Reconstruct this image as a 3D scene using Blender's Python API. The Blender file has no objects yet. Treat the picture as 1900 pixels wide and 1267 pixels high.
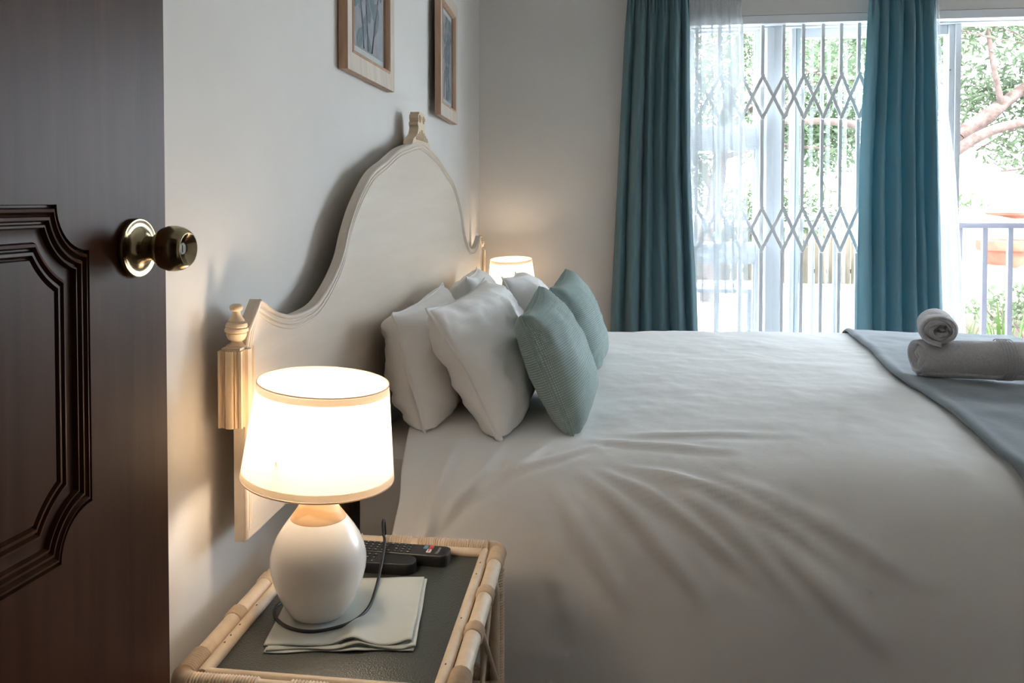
import bpy, bmesh, math, random
from mathutils import Vector, Matrix, noise
random.seed(7)
PI = math.pi
scene = bpy.context.scene
COL = scene.collection

# ------------------------------------------------------------------ camera
F_PX, W_PX = 1600.0, 1900.0
cam_data = bpy.data.cameras.new('camera')
cam_data.sensor_width = 36.0
cam_data.lens = F_PX * 36.0 / W_PX
cam_data.shift_x = (950.0 - 900.0) / W_PX
cam_data.shift_y = -(633.5 - 415.4) / W_PX
cam_data.clip_start = 0.02
cam_data.clip_end = 200
cam = bpy.data.objects.new('camera', cam_data)
COL.objects.link(cam)
CAM_X, CAM_Z = 0.614, 1.12
cam.location = (CAM_X, 0.0, CAM_Z)
cam.rotation_euler = (math.radians(90 - 1.59), 0, math.radians(7.826))
scene.camera = cam

# ------------------------------------------------------------------ world, sun, exposure
SKY = 6.0
world = bpy.data.worlds.new('sky')
scene.world = world
world.use_nodes = True
bg = world.node_tree.nodes['Background']
bg.inputs[0].default_value = (0.80, 0.90, 1.0, 1)
bg.inputs[1].default_value = SKY

sun_d = bpy.data.lights.new('sun', 'SUN')
sun_d.energy = 4.0
sun_d.angle = math.radians(2)
sun_d.color = (1.0, 0.95, 0.88)
sun = bpy.data.objects.new('sun', sun_d)
COL.objects.link(sun)
sun.rotation_euler = (math.radians(38), 0, math.radians(25))   # from behind the house, high
LAMP_POWER = 24.0

scene.view_settings.view_transform = 'Standard'
scene.view_settings.look = 'None'
scene.view_settings.gamma = 1.0
scene.view_settings.use_curve_mapping = False
scene.view_settings.exposure = 1.75
scene.cycles.max_bounces = 8
scene.cycles.diffuse_bounces = 6
scene.cycles.glossy_bounces = 4
scene.cycles.transparent_max_bounces = 12
scene.cycles.use_adaptive_sampling = True
scene.cycles.adaptive_threshold = 0.02
scene.cycles.sample_clamp_indirect = 6.0
scene.cycles.caustics_reflective = False
scene.cycles.caustics_refractive = False

# ------------------------------------------------------------------ materials
def srgb(r, g, b):
    def f(c):
        c /= 255.0
        return c / 12.92 if c <= 0.04045 else ((c + 0.055) / 1.055) ** 2.4
    return (f(r), f(g), f(b), 1.0)

class Mat:
    def __init__(s, name):
        s.m = bpy.data.materials.new(name)
        s.m.use_nodes = True
        s.nt = s.m.node_tree
        s.n = s.nt.nodes
        s.l = s.nt.links
        s.b = s.n['Principled BSDF']
        s.out = s.n['Material Output']
    def node(s, t, **kw):
        n = s.n.new(t)
        for k, v in kw.items():
            if k.startswith('i_'):
                n.inputs[k[2:].replace('_', ' ')].default_value = v
            else:
                setattr(n, k, v)
        return n
    def coords(s, scale=(1, 1, 1), kind='Object', rot=(0, 0, 0)):
        tc = s.node('ShaderNodeTexCoord')
        mp = s.node('ShaderNodeMapping')
        mp.inputs['Scale'].default_value = scale
        mp.inputs['Rotation'].default_value = rot
        s.l.new(tc.outputs[kind], mp.inputs['Vector'])
        return mp.outputs['Vector']

def mat(name, col, rough=0.6, col2=None, nscale=20.0, stretch=(1, 1, 1), detail=4.0, bump=0.0, bscale=60.0,
        metal=0.0, spec=0.5, lo=0.35, hi=0.65, sheen=0.0, bstretch=None, coat=0.0, bdist=0.002):
    M = Mat(name)
    b = M.b
    b.inputs['Base Color'].default_value = col
    b.inputs['Roughness'].default_value = rough
    b.inputs['Metallic'].default_value = metal
    b.inputs['Specular IOR Level'].default_value = spec
    if sheen:
        b.inputs['Sheen Weight'].default_value = sheen
    if coat:
        b.inputs['Coat Weight'].default_value = coat
        b.inputs['Coat Roughness'].default_value = 0.15
    if col2 is not None:
        v = M.coords(stretch)
        t = M.node('ShaderNodeTexNoise', i_Scale=nscale, i_Detail=detail, i_Roughness=0.6)
        M.l.new(v, t.inputs['Vector'])
        r = M.node('ShaderNodeValToRGB')
        r.color_ramp.elements[0].position = lo
        r.color_ramp.elements[1].position = hi
        r.color_ramp.elements[0].color = col
        r.color_ramp.elements[1].color = col2
        M.l.new(t.outputs['Fac'], r.inputs['Fac'])
        M.l.new(r.outputs['Color'], b.inputs['Base Color'])
    if bump:
        v = M.coords(bstretch or (1, 1, 1))
        t = M.node('ShaderNodeTexNoise', i_Scale=bscale, i_Detail=5.0, i_Roughness=0.6)
        M.l.new(v, t.inputs['Vector'])
        bp = M.node('ShaderNodeBump', i_Strength=bump, i_Distance=bdist)
        M.l.new(t.outputs['Fac'], bp.inputs['Height'])
        M.l.new(bp.outputs['Normal'], b.inputs['Normal'])
    return M.m

def weave_mat(name, col, col2, scale, bump=0.4, rough=0.9, translucent=0.0, sheen=0.2, tcol=None, bdist=0.001):
    M = Mat(name)
    b = M.b
    b.inputs['Roughness'].default_value = rough
    b.inputs['Specular IOR Level'].default_value = 0.15
    b.inputs['Sheen Weight'].default_value = sheen
    b.inputs['Base Color'].default_value = col
    v = M.coords((1, 1, 1), 'UV')
    w1 = M.node('ShaderNodeTexWave', i_Scale=scale, i_Distortion=0.6, i_Detail=1.0)
    w1.bands_direction = 'X'
    w2 = M.node('ShaderNodeTexWave', i_Scale=scale, i_Distortion=0.6, i_Detail=1.0)
    w2.bands_direction = 'Y'
    M.l.new(v, w1.inputs['Vector']); M.l.new(v, w2.inputs['Vector'])
    mx = M.node('ShaderNodeMath', operation='MULTIPLY')
    M.l.new(w1.outputs['Fac'], mx.inputs[0]); M.l.new(w2.outputs['Fac'], mx.inputs[1])
    r = M.node('ShaderNodeValToRGB')
    r.color_ramp.elements[0].color = col2
    r.color_ramp.elements[1].color = col
    r.color_ramp.elements[1].position = 0.6
    M.l.new(mx.outputs[0], r.inputs['Fac'])
    M.l.new(r.outputs['Color'], b.inputs['Base Color'])
    bp = M.node('ShaderNodeBump', i_Strength=bump, i_Distance=bdist)
    M.l.new(mx.outputs[0], bp.inputs['Height'])
    M.l.new(bp.outputs['Normal'], b.inputs['Normal'])
    if translucent:
        t = M.node('ShaderNodeBsdfTranslucent')
        t.inputs['Color'].default_value = tcol or col
        mix = M.node('ShaderNodeMixShader')
        mix.inputs[0].default_value = translucent
        M.l.new(b.outputs[0], mix.inputs[1]); M.l.new(t.outputs[0], mix.inputs[2])
        M.l.new(mix.outputs[0], M.out.inputs['Surface'])
    return M.m

def wood_mat(name, c1, c2, scale=6.0, stretch=(1, 1, 0.12), rough=0.5, bump=0.15, rings=False, spec=0.4):
    M = Mat(name)
    b = M.b
    b.inputs['Roughness'].default_value = rough
    b.inputs['Specular IOR Level'].default_value = spec
    v = M.coords(stretch)
    t = M.node('ShaderNodeTexNoise', i_Scale=scale * 8, i_Detail=6.0, i_Roughness=0.65, i_Distortion=0.4)
    M.l.new(v, t.inputs['Vector'])
    fac = t.outputs['Fac']
    if rings:
        w = M.node('ShaderNodeTexWave', i_Scale=scale, i_Distortion=5.0, i_Detail=2.0)
        w.wave_type = 'RINGS'
        w.rings_direction = 'Y'
        w.inputs['Detail Scale'].default_value = 1.2
        M.l.new(v, w.inputs['Vector'])
        ad = M.node('ShaderNodeMix'); ad.data_type = 'FLOAT'
        ad.inputs[0].default_value = 0.25
        M.l.new(w.outputs['Fac'], ad.inputs[2]); M.l.new(fac, ad.inputs[3])
        fac = ad.outputs[0]
    r = M.node('ShaderNodeValToRGB')
    r.color_ramp.elements[0].color = c1
    r.color_ramp.elements[1].color = c2
    r.color_ramp.elements[0].position = 0.3
    r.color_ramp.elements[1].position = 0.7
    M.l.new(fac, r.inputs['Fac'])
    M.l.new(r.outputs['Color'], b.inputs['Base Color'])
    if bump:
        bp = M.node('ShaderNodeBump', i_Strength=bump, i_Distance=0.001)
        M.l.new(fac, bp.inputs['Height'])
        M.l.new(bp.outputs['Normal'], b.inputs['Normal'])
    return M.m

def glass_mat(name, tint=(0.97, 0.99, 0.98, 1), gloss=0.06, rough=0.0):
    M = Mat(name)
    M.n.remove(M.b)
    t = M.node('ShaderNodeBsdfTransparent'); t.inputs[0].default_value = tint
    g = M.node('ShaderNodeBsdfGlossy'); g.inputs['Roughness'].default_value = rough
    mix = M.node('ShaderNodeMixShader'); mix.inputs[0].default_value = gloss
    M.l.new(t.outputs[0], mix.inputs[1]); M.l.new(g.outputs[0], mix.inputs[2])
    M.l.new(mix.outputs[0], M.out.inputs['Surface'])
    return M.m

def sheer_mat(name, col, open_fac=0.45):
    M = Mat(name)
    M.n.remove(M.b)
    t = M.node('ShaderNodeBsdfTransparent'); t.inputs[0].default_value = (1, 1, 1, 1)
    d = M.node('ShaderNodeBsdfDiffuse'); d.inputs[0].default_value = col
    tl = M.node('ShaderNodeBsdfTranslucent'); tl.inputs[0].default_value = col
    m1 = M.node('ShaderNodeMixShader'); m1.inputs[0].default_value = 0.5
    M.l.new(d.outputs[0], m1.inputs[1]); M.l.new(tl.outputs[0], m1.inputs[2])
    v = M.coords((1, 1, 1), 'UV')
    n = M.node('ShaderNodeTexNoise', i_Scale=180.0, i_Detail=2.0)
    M.l.new(v, n.inputs['Vector'])
    mr = M.node('ShaderNodeMapRange')
    mr.inputs['To Min'].default_value = 1 - open_fac - 0.15
    mr.inputs['To Max'].default_value = 1 - open_fac + 0.15
    M.l.new(n.outputs['Fac'], mr.inputs['Value'])
    m2 = M.node('ShaderNodeMixShader')
    M.l.new(mr.outputs[0], m2.inputs[0])
    M.l.new(t.outputs[0], m2.inputs[1]); M.l.new(m1.outputs[0], m2.inputs[2])
    M.l.new(m2.outputs[0], M.out.inputs['Surface'])
    return M.m

def translucent_mat(name, col, tcol, fac, rough=0.8, bump=0.0, nscale=0.0, col2=None):
    M = Mat(name)
    b = M.b
    b.inputs['Base Color'].default_value = col
    b.inputs['Roughness'].default_value = rough
    b.inputs['Specular IOR Level'].default_value = 0.2
    t = M.node('ShaderNodeBsdfTranslucent'); t.inputs[0].default_value = tcol
    if col2 is not None:
        v = M.coords()
        nz = M.node('ShaderNodeTexNoise', i_Scale=nscale, i_Detail=3.0)
        M.l.new(v, nz.inputs['Vector'])
        r = M.node('ShaderNodeValToRGB')
        r.color_ramp.elements[0].color = col
        r.color_ramp.elements[1].color = col2
        r.color_ramp.elements[0].position = 0.35
        r.color_ramp.elements[1].position = 0.65
        M.l.new(nz.outputs['Fac'], r.inputs['Fac'])
        M.l.new(r.outputs['Color'], b.inputs['Base Color'])
        M.l.new(r.outputs['Color'], t.inputs[0])
    mix = M.node('ShaderNodeMixShader'); mix.inputs[0].default_value = fac
    M.l.new(b.outputs[0], mix.inputs[1]); M.l.new(t.outputs[0], mix.inputs[2])
    M.l.new(mix.outputs[0], M.out.inputs['Surface'])
    return M.m

def emit_mat(name, col, strength):
    M = Mat(name)
    M.n.remove(M.b)
    e = M.node('ShaderNodeEmission'); e.inputs[0].default_value = col; e.inputs[1].default_value = strength
    M.l.new(e.outputs[0], M.out.inputs['Surface'])
    return M.m

m_wall = mat('wall_paint', (0.655, 0.635, 0.61, 1), 0.85, (0.685, 0.665, 0.64, 1), 3.0, bump=0.10, bscale=220, spec=0.2)
m_ceil = mat('ceiling_paint', (0.74, 0.73, 0.70, 1), 0.9, (0.77, 0.76, 0.73, 1), 3.0, bump=0.05, bscale=150, spec=0.2)
m_floor = wood_mat('floor_boards', (0.075, 0.05, 0.035, 1), (0.12, 0.085, 0.06, 1), 3.0, (0.1, 1, 1), 0.45)
m_door = wood_mat('dark_varnished_wood', (0.036, 0.0135, 0.0068, 1), (0.066, 0.026, 0.0135, 1), 3.0, (1, 1, 0.06), 0.38, 0.10, spec=0.13)
m_bounce = wood_mat('bounce_limiting_brown', (0.33, 0.28, 0.24, 1), (0.38, 0.32, 0.28, 1), 3.0, (1, 1, 0.08), 0.5)  # made-up brown for the unseen near and hall walls, toned to limit bounced light
m_brass = mat('aged_brass', (0.40, 0.34, 0.22, 1), 0.19, (0.31, 0.25, 0.15, 1), 30.0, metal=1.0)
m_brass_d = mat('dark_brass', (0.07, 0.065, 0.055, 1), 0.5, (0.11, 0.10, 0.08, 1), 60.0, metal=1.0)
m_hb = wood_mat('whitewashed_headboard', (0.58, 0.50, 0.42, 1), (0.65, 0.575, 0.49, 1), 2.2, (1, 0.08, 1), 0.36, 0.04)
m_hb_edge = wood_mat('pale_turned_wood', (0.64, 0.50, 0.35, 1), (0.69, 0.56, 0.40, 1), 2.5, (1, 1, 0.1), 0.5, 0.08)
m_legwood = wood_mat('brown_wood', (0.24, 0.14, 0.07, 1), (0.34, 0.21, 0.11, 1), 4.0, (1, 1, 0.1), 0.5, 0.1)
m_frame = wood_mat('limed_frame_wood', (0.50, 0.43, 0.36, 1), (0.64, 0.57, 0.49, 1), 7.0, (1, 1, 0.12), 0.65, 0.25)
m_frame_t = wood_mat('tan_frame_edge', (0.40, 0.25, 0.17, 1), (0.54, 0.36, 0.25, 1), 7.0, (1, 1, 0.15), 0.6, 0.25)
m_mat = mat('picture_mount', (0.60, 0.62, 0.61, 1), 0.8, (0.63, 0.65, 0.64, 1), 40)
m_print = mat('lilac_print_paper', (0.35, 0.34, 0.38, 1), 0.8, (0.42, 0.41, 0.45, 1), 30)
m_leaf_p = mat('print_blue_grey_leaf', (0.16, 0.20, 0.24, 1), 0.8, (0.23, 0.28, 0.31, 1), 60)
m_stem_p = mat('print_violet_stem', (0.17, 0.16, 0.21, 1), 0.8, (0.24, 0.22, 0.28, 1), 60)
m_pglass = glass_mat('picture_glass', (0.97, 0.98, 0.98, 1), 0.05, 0.02)
m_linen = mat('white_cotton', (0.83, 0.82, 0.805, 1), 0.85, (0.86, 0.85, 0.835, 1), 5, bump=0.22, bscale=26, spec=0.15, sheen=0.15, bdist=0.004)
m_duvet = mat('white_duvet_cotton', (0.83, 0.825, 0.82, 1), 0.85, (0.86, 0.855, 0.85, 1), 3, bump=0.30, bscale=9, spec=0.15, sheen=0.15, bdist=0.006)
m_sheet = mat('fitted_sheet', (0.66, 0.65, 0.64, 1), 0.85, (0.70, 0.69, 0.68, 1), 5, bump=0.2, bscale=20, spec=0.15)
m_cush = weave_mat('sage_waffle_weave', srgb(190, 207, 203), srgb(142, 164, 162), 12.5, 0.8, bdist=0.003)
m_throw = mat('grey_blue_throw', srgb(118, 128, 135), 0.95, srgb(130, 140, 146), 8, bump=0.35, bscale=120, spec=0.1, sheen=0.3)
m_towel = mat('grey_terry', srgb(188, 185, 187), 1.0, srgb(202, 199, 201), 160, bump=0.8, bscale=420, spec=0.05, sheen=0.5, bdist=0.003)
m_curt = weave_mat('teal_curtain_cloth', srgb(130, 160, 166), srgb(118, 150, 157), 120.0, 0.15, translucent=0.38, tcol=srgb(108, 166, 180))
m_sheer = sheer_mat('white_voile', (0.60, 0.62, 0.64, 1), 0.48)
m_alu = mat('white_powder_coat', (0.74, 0.76, 0.79, 1), 0.45, (0.77, 0.79, 0.82, 1), 8)
m_alu_t = mat('pale_grey_green_frame', (0.52, 0.60, 0.62, 1), 0.4, (0.56, 0.64, 0.66, 1), 8)
m_gate = mat('white_gate_steel', (0.82, 0.84, 0.87, 1), 0.45, (0.85, 0.87, 0.90, 1), 12)
m_rivet = mat('dark_rivet', (0.05, 0.05, 0.06, 1), 0.5, (0.09, 0.09, 0.10, 1), 200)
m_glass = glass_mat('window_glass')
m_ceramic = mat('white_glazed_ceramic', (0.86, 0.845, 0.82, 1), 0.22, (0.88, 0.865, 0.84, 1), 3, spec=0.5)
m_neck = wood_mat('light_grained_wood', (0.66, 0.40, 0.20, 1), (0.76, 0.53, 0.31, 1), 14.0, (1, 1, 1), 0.5, 0.05, rings=True)
m_shade = translucent_mat('linen_shade', (0.80, 0.76, 0.70, 1), (0.80, 0.725, 0.62, 1), 0.55)
m_trim = translucent_mat('shade_edge_tape', (0.70, 0.60, 0.52, 1), (0.70, 0.56, 0.42, 1), 0.45)
m_bulb = emit_mat('warm_bulb', (1.0, 0.77, 0.54, 1), LAMP_POWER)
m_black = mat('black_rubber', (0.010, 0.010, 0.012, 1), 0.45, (0.016, 0.016, 0.018, 1), 50)
m_blackpl = mat('black_plastic', (0.011, 0.011, 0.012, 1), 0.35, (0.016, 0.016, 0.017, 1), 300, bump=0.1, bscale=900)
m_btn = mat('grey_button_print', (0.42, 0.42, 0.42, 1), 0.5, (0.5, 0.5, 0.5, 1), 80)
m_btnk = mat('black_button', (0.02, 0.02, 0.022, 1), 0.5, (0.03, 0.03, 0.033, 1), 80)
m_btn_b = mat('blue_button', (0.12, 0.27, 0.48, 1), 0.4, (0.14, 0.30, 0.52, 1), 80)
m_btn_r = mat('red_button', (0.55, 0.05, 0.04, 1), 0.4, (0.60, 0.07, 0.05, 1), 80)
m_btn_w = mat('white_button', (0.70, 0.66, 0.64, 1), 0.4, (0.74, 0.70, 0.68, 1), 80)
m_rattan = wood_mat('pale_rattan_cane', (0.64, 0.52, 0.38, 1), (0.74, 0.62, 0.48, 1), 6.0, (1, 1, 1), 0.45, 0.1)
m_wrap = wood_mat('rattan_binding', (0.58, 0.46, 0.33, 1), (0.71, 0.58, 0.44, 1), 9.0, (1, 1, 1), 0.55, 0.2)
m_knot = mat('cane_scar', (0.06, 0.04, 0.025, 1), 0.8, (0.1, 0.06, 0.04, 1), 60)
def frosted():
    M = Mat('pebbled_table_glass')
    b = M.b
    b.inputs['Base Color'].default_value = (0.062, 0.070, 0.064, 1)
    b.inputs['Roughness'].default_value = 0.30
    v = M.coords()
    t = M.node('ShaderNodeTexVoronoi', i_Scale=420.0)
    M.l.new(v, t.inputs['Vector'])
    bp = M.node('ShaderNodeBump', i_Strength=0.5, i_Distance=0.0012)
    M.l.new(t.outputs['Distance'], bp.inputs['Height'])
    M.l.new(bp.outputs['Normal'], b.inputs['Normal'])
    return M.m
m_tglass = frosted()
m_napkin = weave_mat('pale_linen_cloth', (0.60, 0.63, 0.60, 1), (0.53, 0.57, 0.55, 1), 160.0, 0.3)
m_napkin_e = mat('dark_teal_hem', (0.10, 0.15, 0.16, 1), 0.9, (0.14, 0.19, 0.2, 1), 90)
m_pave = mat('pale_paving', (0.55, 0.54, 0.52, 1), 0.9, (0.63, 0.62, 0.60, 1), 4)
m_rail = mat('violet_grey_railing', (0.36, 0.36, 0.43, 1), 0.5, (0.40, 0.40, 0.47, 1), 8)
m_tabled = mat('dark_steel', (0.10, 0.11, 0.14, 1), 0.5, (0.13, 0.14, 0.17, 1), 8)
m_terra = mat('terracotta', (0.17, 0.055, 0.03, 1), 0.85, (0.21, 0.08, 0.05, 1), 9, bump=0.2, bscale=40)
m_stone = mat('pale_sandstone', (0.20, 0.165, 0.13, 1), 0.95, (0.27, 0.23, 0.19, 1), 6, bump=0.6, bscale=14, bdist=0.02)
m_bark = mat('bark', (0.055, 0.032, 0.025, 1), 0.95, (0.10, 0.07, 0.06, 1), 14, bump=0.6, bscale=40, bdist=0.01)
m_leaf1 = translucent_mat('pale_green_leaf', (0.075, 0.11, 0.058, 1), (0.08, 0.115, 0.06, 1), 0.4, 0.6, nscale=1.2, col2=(0.11, 0.135, 0.085, 1))
m_leaf2 = translucent_mat('mid_green_leaf', (0.05, 0.085, 0.035, 1), (0.05, 0.085, 0.035, 1), 0.4, 0.6, nscale=1.5, col2=(0.08, 0.105, 0.05, 1))
m_strap = translucent_mat('strap_leaf_green', (0.05, 0.10, 0.02, 1), (0.06, 0.11, 0.03, 1), 0.35, 0.5, nscale=6, col2=(0.08, 0.125, 0.035, 1))
m_fence = wood_mat('weathered_fence_board', (0.10, 0.08, 0.062, 1), (0.16, 0.13, 0.105, 1), 3.0, (1, 1, 0.08), 0.9, 0.3)
m_grass = mat('dry_lawn', (0.16, 0.20, 0.08, 1), 0.95, (0.30, 0.30, 0.15, 1), 2.5)

# ------------------------------------------------------------------ mesh builder
class MB:
    def __init__(s):
        s.v = []; s.f = []; s.uv = None
    def add(s, verts, faces):
        o = len(s.v)
        s.v += [tuple(p) for p in verts]
        s.f += [tuple(i + o for i in f) for f in faces]
        return s
    def box(s, x0, x1, y0, y1, z0, z1):
        return s.add([(x0, y0, z0), (x1, y0, z0), (x1, y1, z0), (x0, y1, z0), (x0, y0, z1), (x1, y0, z1), (x1, y1, z1), (x0, y1, z1)],
                     [(0, 3, 2, 1), (4, 5, 6, 7), (0, 1, 5, 4), (1, 2, 6, 5), (2, 3, 7, 6), (3, 0, 4, 7)])
    def bbox(s, x0, x1, y0, y1, z0, z1, b):
        bm = bmesh.new()
        bmesh.ops.create_cube(bm, size=1.0)
        for v in bm.verts:
            v.co = Vector(((x0 + x1) / 2 + v.co.x * (x1 - x0), (y0 + y1) / 2 + v.co.y * (y1 - y0), (z0 + z1) / 2 + v.co.z * (z1 - z0)))
        bmesh.ops.bevel(bm, geom=bm.edges[:], offset=b, segments=2, affect='EDGES', profile=0.6)
        bm.verts.index_update()
        s.add([v.co for v in bm.verts], [[v.index for v in f.verts] for f in bm.faces])
        bm.free()
        return s
    def tube(s, path, r, seg=10, cap=True):
        path = [Vector(p) for p in path]
        n = len(path)
        rr = r if hasattr(r, '__len__') else [r] * n
        t0 = (path[1] - path[0]).normalized()
        up = Vector((0, 0, 1)) if abs(t0.z) < 0.9 else Vector((1, 0, 0))
        nx = t0.cross(up).normalized()
        verts = []
        for i in range(n):
            t = (path[min(i + 1, n - 1)] - path[max(i - 1, 0)]).normalized()
            nx = (nx - t * nx.dot(t)).normalized()
            ny = t.cross(nx)
            for k in range(seg):
                a = 2 * PI * k / seg
                verts.append(path[i] + (nx * math.cos(a) + ny * math.sin(a)) * rr[i])
        faces = []
        for i in range(n - 1):
            for k in range(seg):
                a, b = i * seg + k, i * seg + (k + 1) % seg
                faces.append((a, a + seg, b + seg, b))
        if cap:
            faces.append(tuple(range(seg)))
            faces.append(tuple(reversed(range((n - 1) * seg, n * seg))))
        return s.add(verts, faces)
    def lathe(s, prof, seg=32, M=None):
        verts = []; faces = []
        for (r, z) in prof:
            for k in range(seg):
                a = 2 * PI * k / seg
                p = Vector((r * math.cos(a), r * math.sin(a), z))
                verts.append(M @ p if M else p)
        n = len(prof)
        for i in range(n - 1):
            for k in range(seg):
                a, b = i * seg + k, i * seg + (k + 1) % seg
                faces.append((a, b, b + seg, a + seg))
        return s.add(verts, faces)
    def prism(s, poly, fn, d0, d1):
        """poly: 2-D outline; fn(a,b,d) -> 3-D; extruded d0..d1"""
        n = len(poly)
        verts = [fn(a, b, d0) for a, b in poly] + [fn(a, b, d1) for a, b in poly]
        faces = [tuple(range(n)), tuple(reversed(range(n, 2 * n)))]
        for i in range(n):
            j = (i + 1) % n
            faces.append((i, i + n, j + n, j))
        return s.add(verts, faces)
    def grid(s, fn, nu, nv, uvscale=(1, 1), close_u=False):
        o = len(s.v)
        uvs = []
        for i in range(nu + 1):
            for j in range(nv + 1):
                u, v = i / nu, j / nv
                s.v.append(tuple(fn(u, v)))
                uvs.append((u * uvscale[0], v * uvscale[1]))
        for i in range(nu):
            for j in range(nv):
                a = o + i * (nv + 1) + j
                s.f.append((a, a + nv + 1, a + nv + 2, a + 1))
        if s.uv is None:
            s.uv = []
        s.uv += uvs
        return s
    def build(s, name, m, parent=None, smooth=None, fix=True):
        me = bpy.data.meshes.new(name)
        me.from_pydata(s.v, [], s.f)
        if s.uv is not None and len(s.uv) == len(s.v):
            ul = me.uv_layers.new(name='uv')
            for lp in me.loops:
                ul.data[lp.index].uv = s.uv[lp.vertex_index]
        if fix:
            bm = bmesh.new(); bm.from_mesh(me)
            bmesh.ops.recalc_face_normals(bm, faces=bm.faces[:])
            bm.to_mesh(me); bm.free()
        me.materials.append(m)
        if smooth is not None:
            me.polygons.foreach_set('use_smooth', [True] * len(me.polygons))
            if smooth < 179:
                me.set_sharp_from_angle(angle=math.radians(smooth))
        me.update()
        o = bpy.data.objects.new(name, me)
        COL.objects.link(o)
        if parent is not None:
            o.parent = parent
        return o

def empty(name, loc=(0, 0, 0), rz=0.0):
    o = bpy.data.objects.new(name, None)
    o.empty_display_size = 0.1
    o.location = loc
    o.rotation_euler = (0, 0, rz)
    COL.objects.link(o)
    return o
def tag(o, label, cat, group=None):
    o['label'] = label; o['category'] = cat
    if group: o['group'] = group
    return o
def struct(o):
    o['kind'] = 'structure'
    return o
def stuff(o):
    o['kind'] = 'stuff'
    return o
def copy_tree(o, parent=None):
    c = o.copy(); COL.objects.link(c)
    if parent is not None: c.parent = parent
    for ch in o.children:
        copy_tree(ch, c)
    return c
def box_obj(name, x0, x1, y0, y1, z0, z1, m, parent=None, bev=0.0):
    b = MB()
    if bev: b.bbox(x0, x1, y0, y1, z0, z1, bev)
    else: b.box(x0, x1, y0, y1, z0, z1)
    return b.build(name, m, parent, smooth=30 if bev else None)
def smoothstep(a, b, x):
    t = max(0.0, min(1.0, (x - a) / (b - a)))
    return t * t * (3 - 2 * t)
def lerp(a, b, t): return a + (b - a) * t
def catmull(pts, n):
    """n samples through pts (tuples), centripetal-ish uniform Catmull-Rom"""
    P = [Vector(p) for p in pts]
    P = [P[0] * 2 - P[1]] + P + [P[-1] * 2 - P[-2]]
    out = []
    m = len(P) - 3
    for k in range(n):
        t = k / (n - 1) * m
        i = min(int(t), m - 1); t -= i
        p0, p1, p2, p3 = P[i], P[i + 1], P[i + 2], P[i + 3]
        out.append(0.5 * ((2 * p1) + (p2 - p0) * t + (2 * p0 - 5 * p1 + 4 * p2 - p3) * t * t + (3 * p1 - p0 - 3 * p2 + p3) * t ** 3))
    return out
def fbm(x, y, z, o=4):
    return noise.fractal(Vector((x, y, z)), 1.0, 2.0, o)

# ------------------------------------------------------------------ room shell
RX, RY0, RY1, RZ = 5.2, 0.20, 4.25, 2.62
WO0, WO1, WOZ = 1.0, 4.7, 1.995          # opening in the window wall, widened beyond view for more light
struct(box_obj('floor', -0.2, RX + 0.2, -1.6, RY1 + 0.25, -0.1, 0.0, m_floor))
struct(box_obj('ceiling', -0.2, RX + 0.2, -1.6, RY1 + 0.30, RZ, RZ + 0.1, m_ceil))
struct(box_obj('wall_left', -0.2, 0.0, -1.6, RY1 + 0.25, 0, RZ, m_wall))
struct(box_obj('wall_right', RX, RX + 0.2, -1.6, RY1 + 0.25, 0, RZ, m_wall))
wb = MB()
wb.box(0, WO0, RY1, RY1 + 0.25, 0, RZ).box(WO1, RX, RY1, RY1 + 0.25, 0, RZ).box(WO0, WO1, RY1, RY1 + 0.25, WOZ, RZ)
struct(wb.build('wall_back', m_wall))
wn = MB()
wn.box(0.86, RX, 0.06, 0.20, 0, RZ).box(0.0, 0.86, 0.06, 0.20, 2.06, RZ)
struct(wn.build('wall_near', m_bounce))
struct(box_obj('wall_hall', 0.0, RX, -1.6, -1.5, 0, RZ, m_bounce))
struct(box_obj('baseboard_left', 0.0, 0.015, 1.1, RY1, 0.0, 0.09, m_alu))
struct(box_obj('baseboard_back', 0.015, WO0, RY1 - 0.015, RY1, 0.0, 0.09, m_alu))

# ------------------------------------------------------------------ open door
door = struct(empty('door_1', (0.0755, 0.9342, 0.0)))
# local axes: s along the door (towards the free edge), n out of the door face into the room
ang = math.radians(-4.406)
door.rotation_euler = (0, 0, ang)          # local +y runs along the door, local +x is the face normal
SL, SR = -0.735, 0.062
pu = dict(s0=-0.60, s1=-0.080, z0=0.747, z1=1.1155, R=0.049)
def panel_loop(d, n=10):
    """outline of the scallop-cornered panel, inset by d"""
    s0, s1, z0, z1, R = pu['s0'], pu['s1'], pu['z0'], pu['z1'], pu['R']
    r = R + d
    a0 = math.asin(d / r)
    pts = []
    for (cx, cz, st) in ((s1, z1, 180), (s1, z0, 90), (s0, z0, 0), (s0, z1, 270)):
        for k in range(n + 1):
            # quarter arc that bends into the panel, going clockwise
            a = math.radians(st) + a0 + (PI / 2 - 2 * a0) * k / n
            pts.append((cx + r * math.cos(a), cz + r * math.sin(a)))
    return pts
# the leaf is a slab whose face is pierced where the moulding ring sits
leaf = MB()
lo = panel_loop(0.0)
nL = len(lo)
front = [(0.0, a, b) for a, b in lo]
rect = [(SR, 2.03), (SR, 0.012), (SL, 0.012), (SL, 2.03)]
leaf.add(front, [])
o_ = len(leaf.v)
leaf.add([(0.0, a, b) for a, b in rect] + [(-0.04, a, b) for a, b in rect], [])
q = nL // 4
for k in range(4):
    for i in range(q - 1):
        leaf.f.append((k * q + i, k * q + i + 1, o_ + k))
    nx_ = ((k + 1) % 4)
    leaf.f.append((k * q + q - 1, nx_ * q, o_ + nx_, o_ + k))
for k in range(4):
    j = (k + 1) % 4
    leaf.f.append((o_ + k, o_ + j, o_ + 4 + j, o_ + 4 + k))
leaf.f.append((o_ + 4, o_ + 5, o_ + 6, o_ + 7))
lf = leaf.build('door_leaf', m_door, door)
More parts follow.
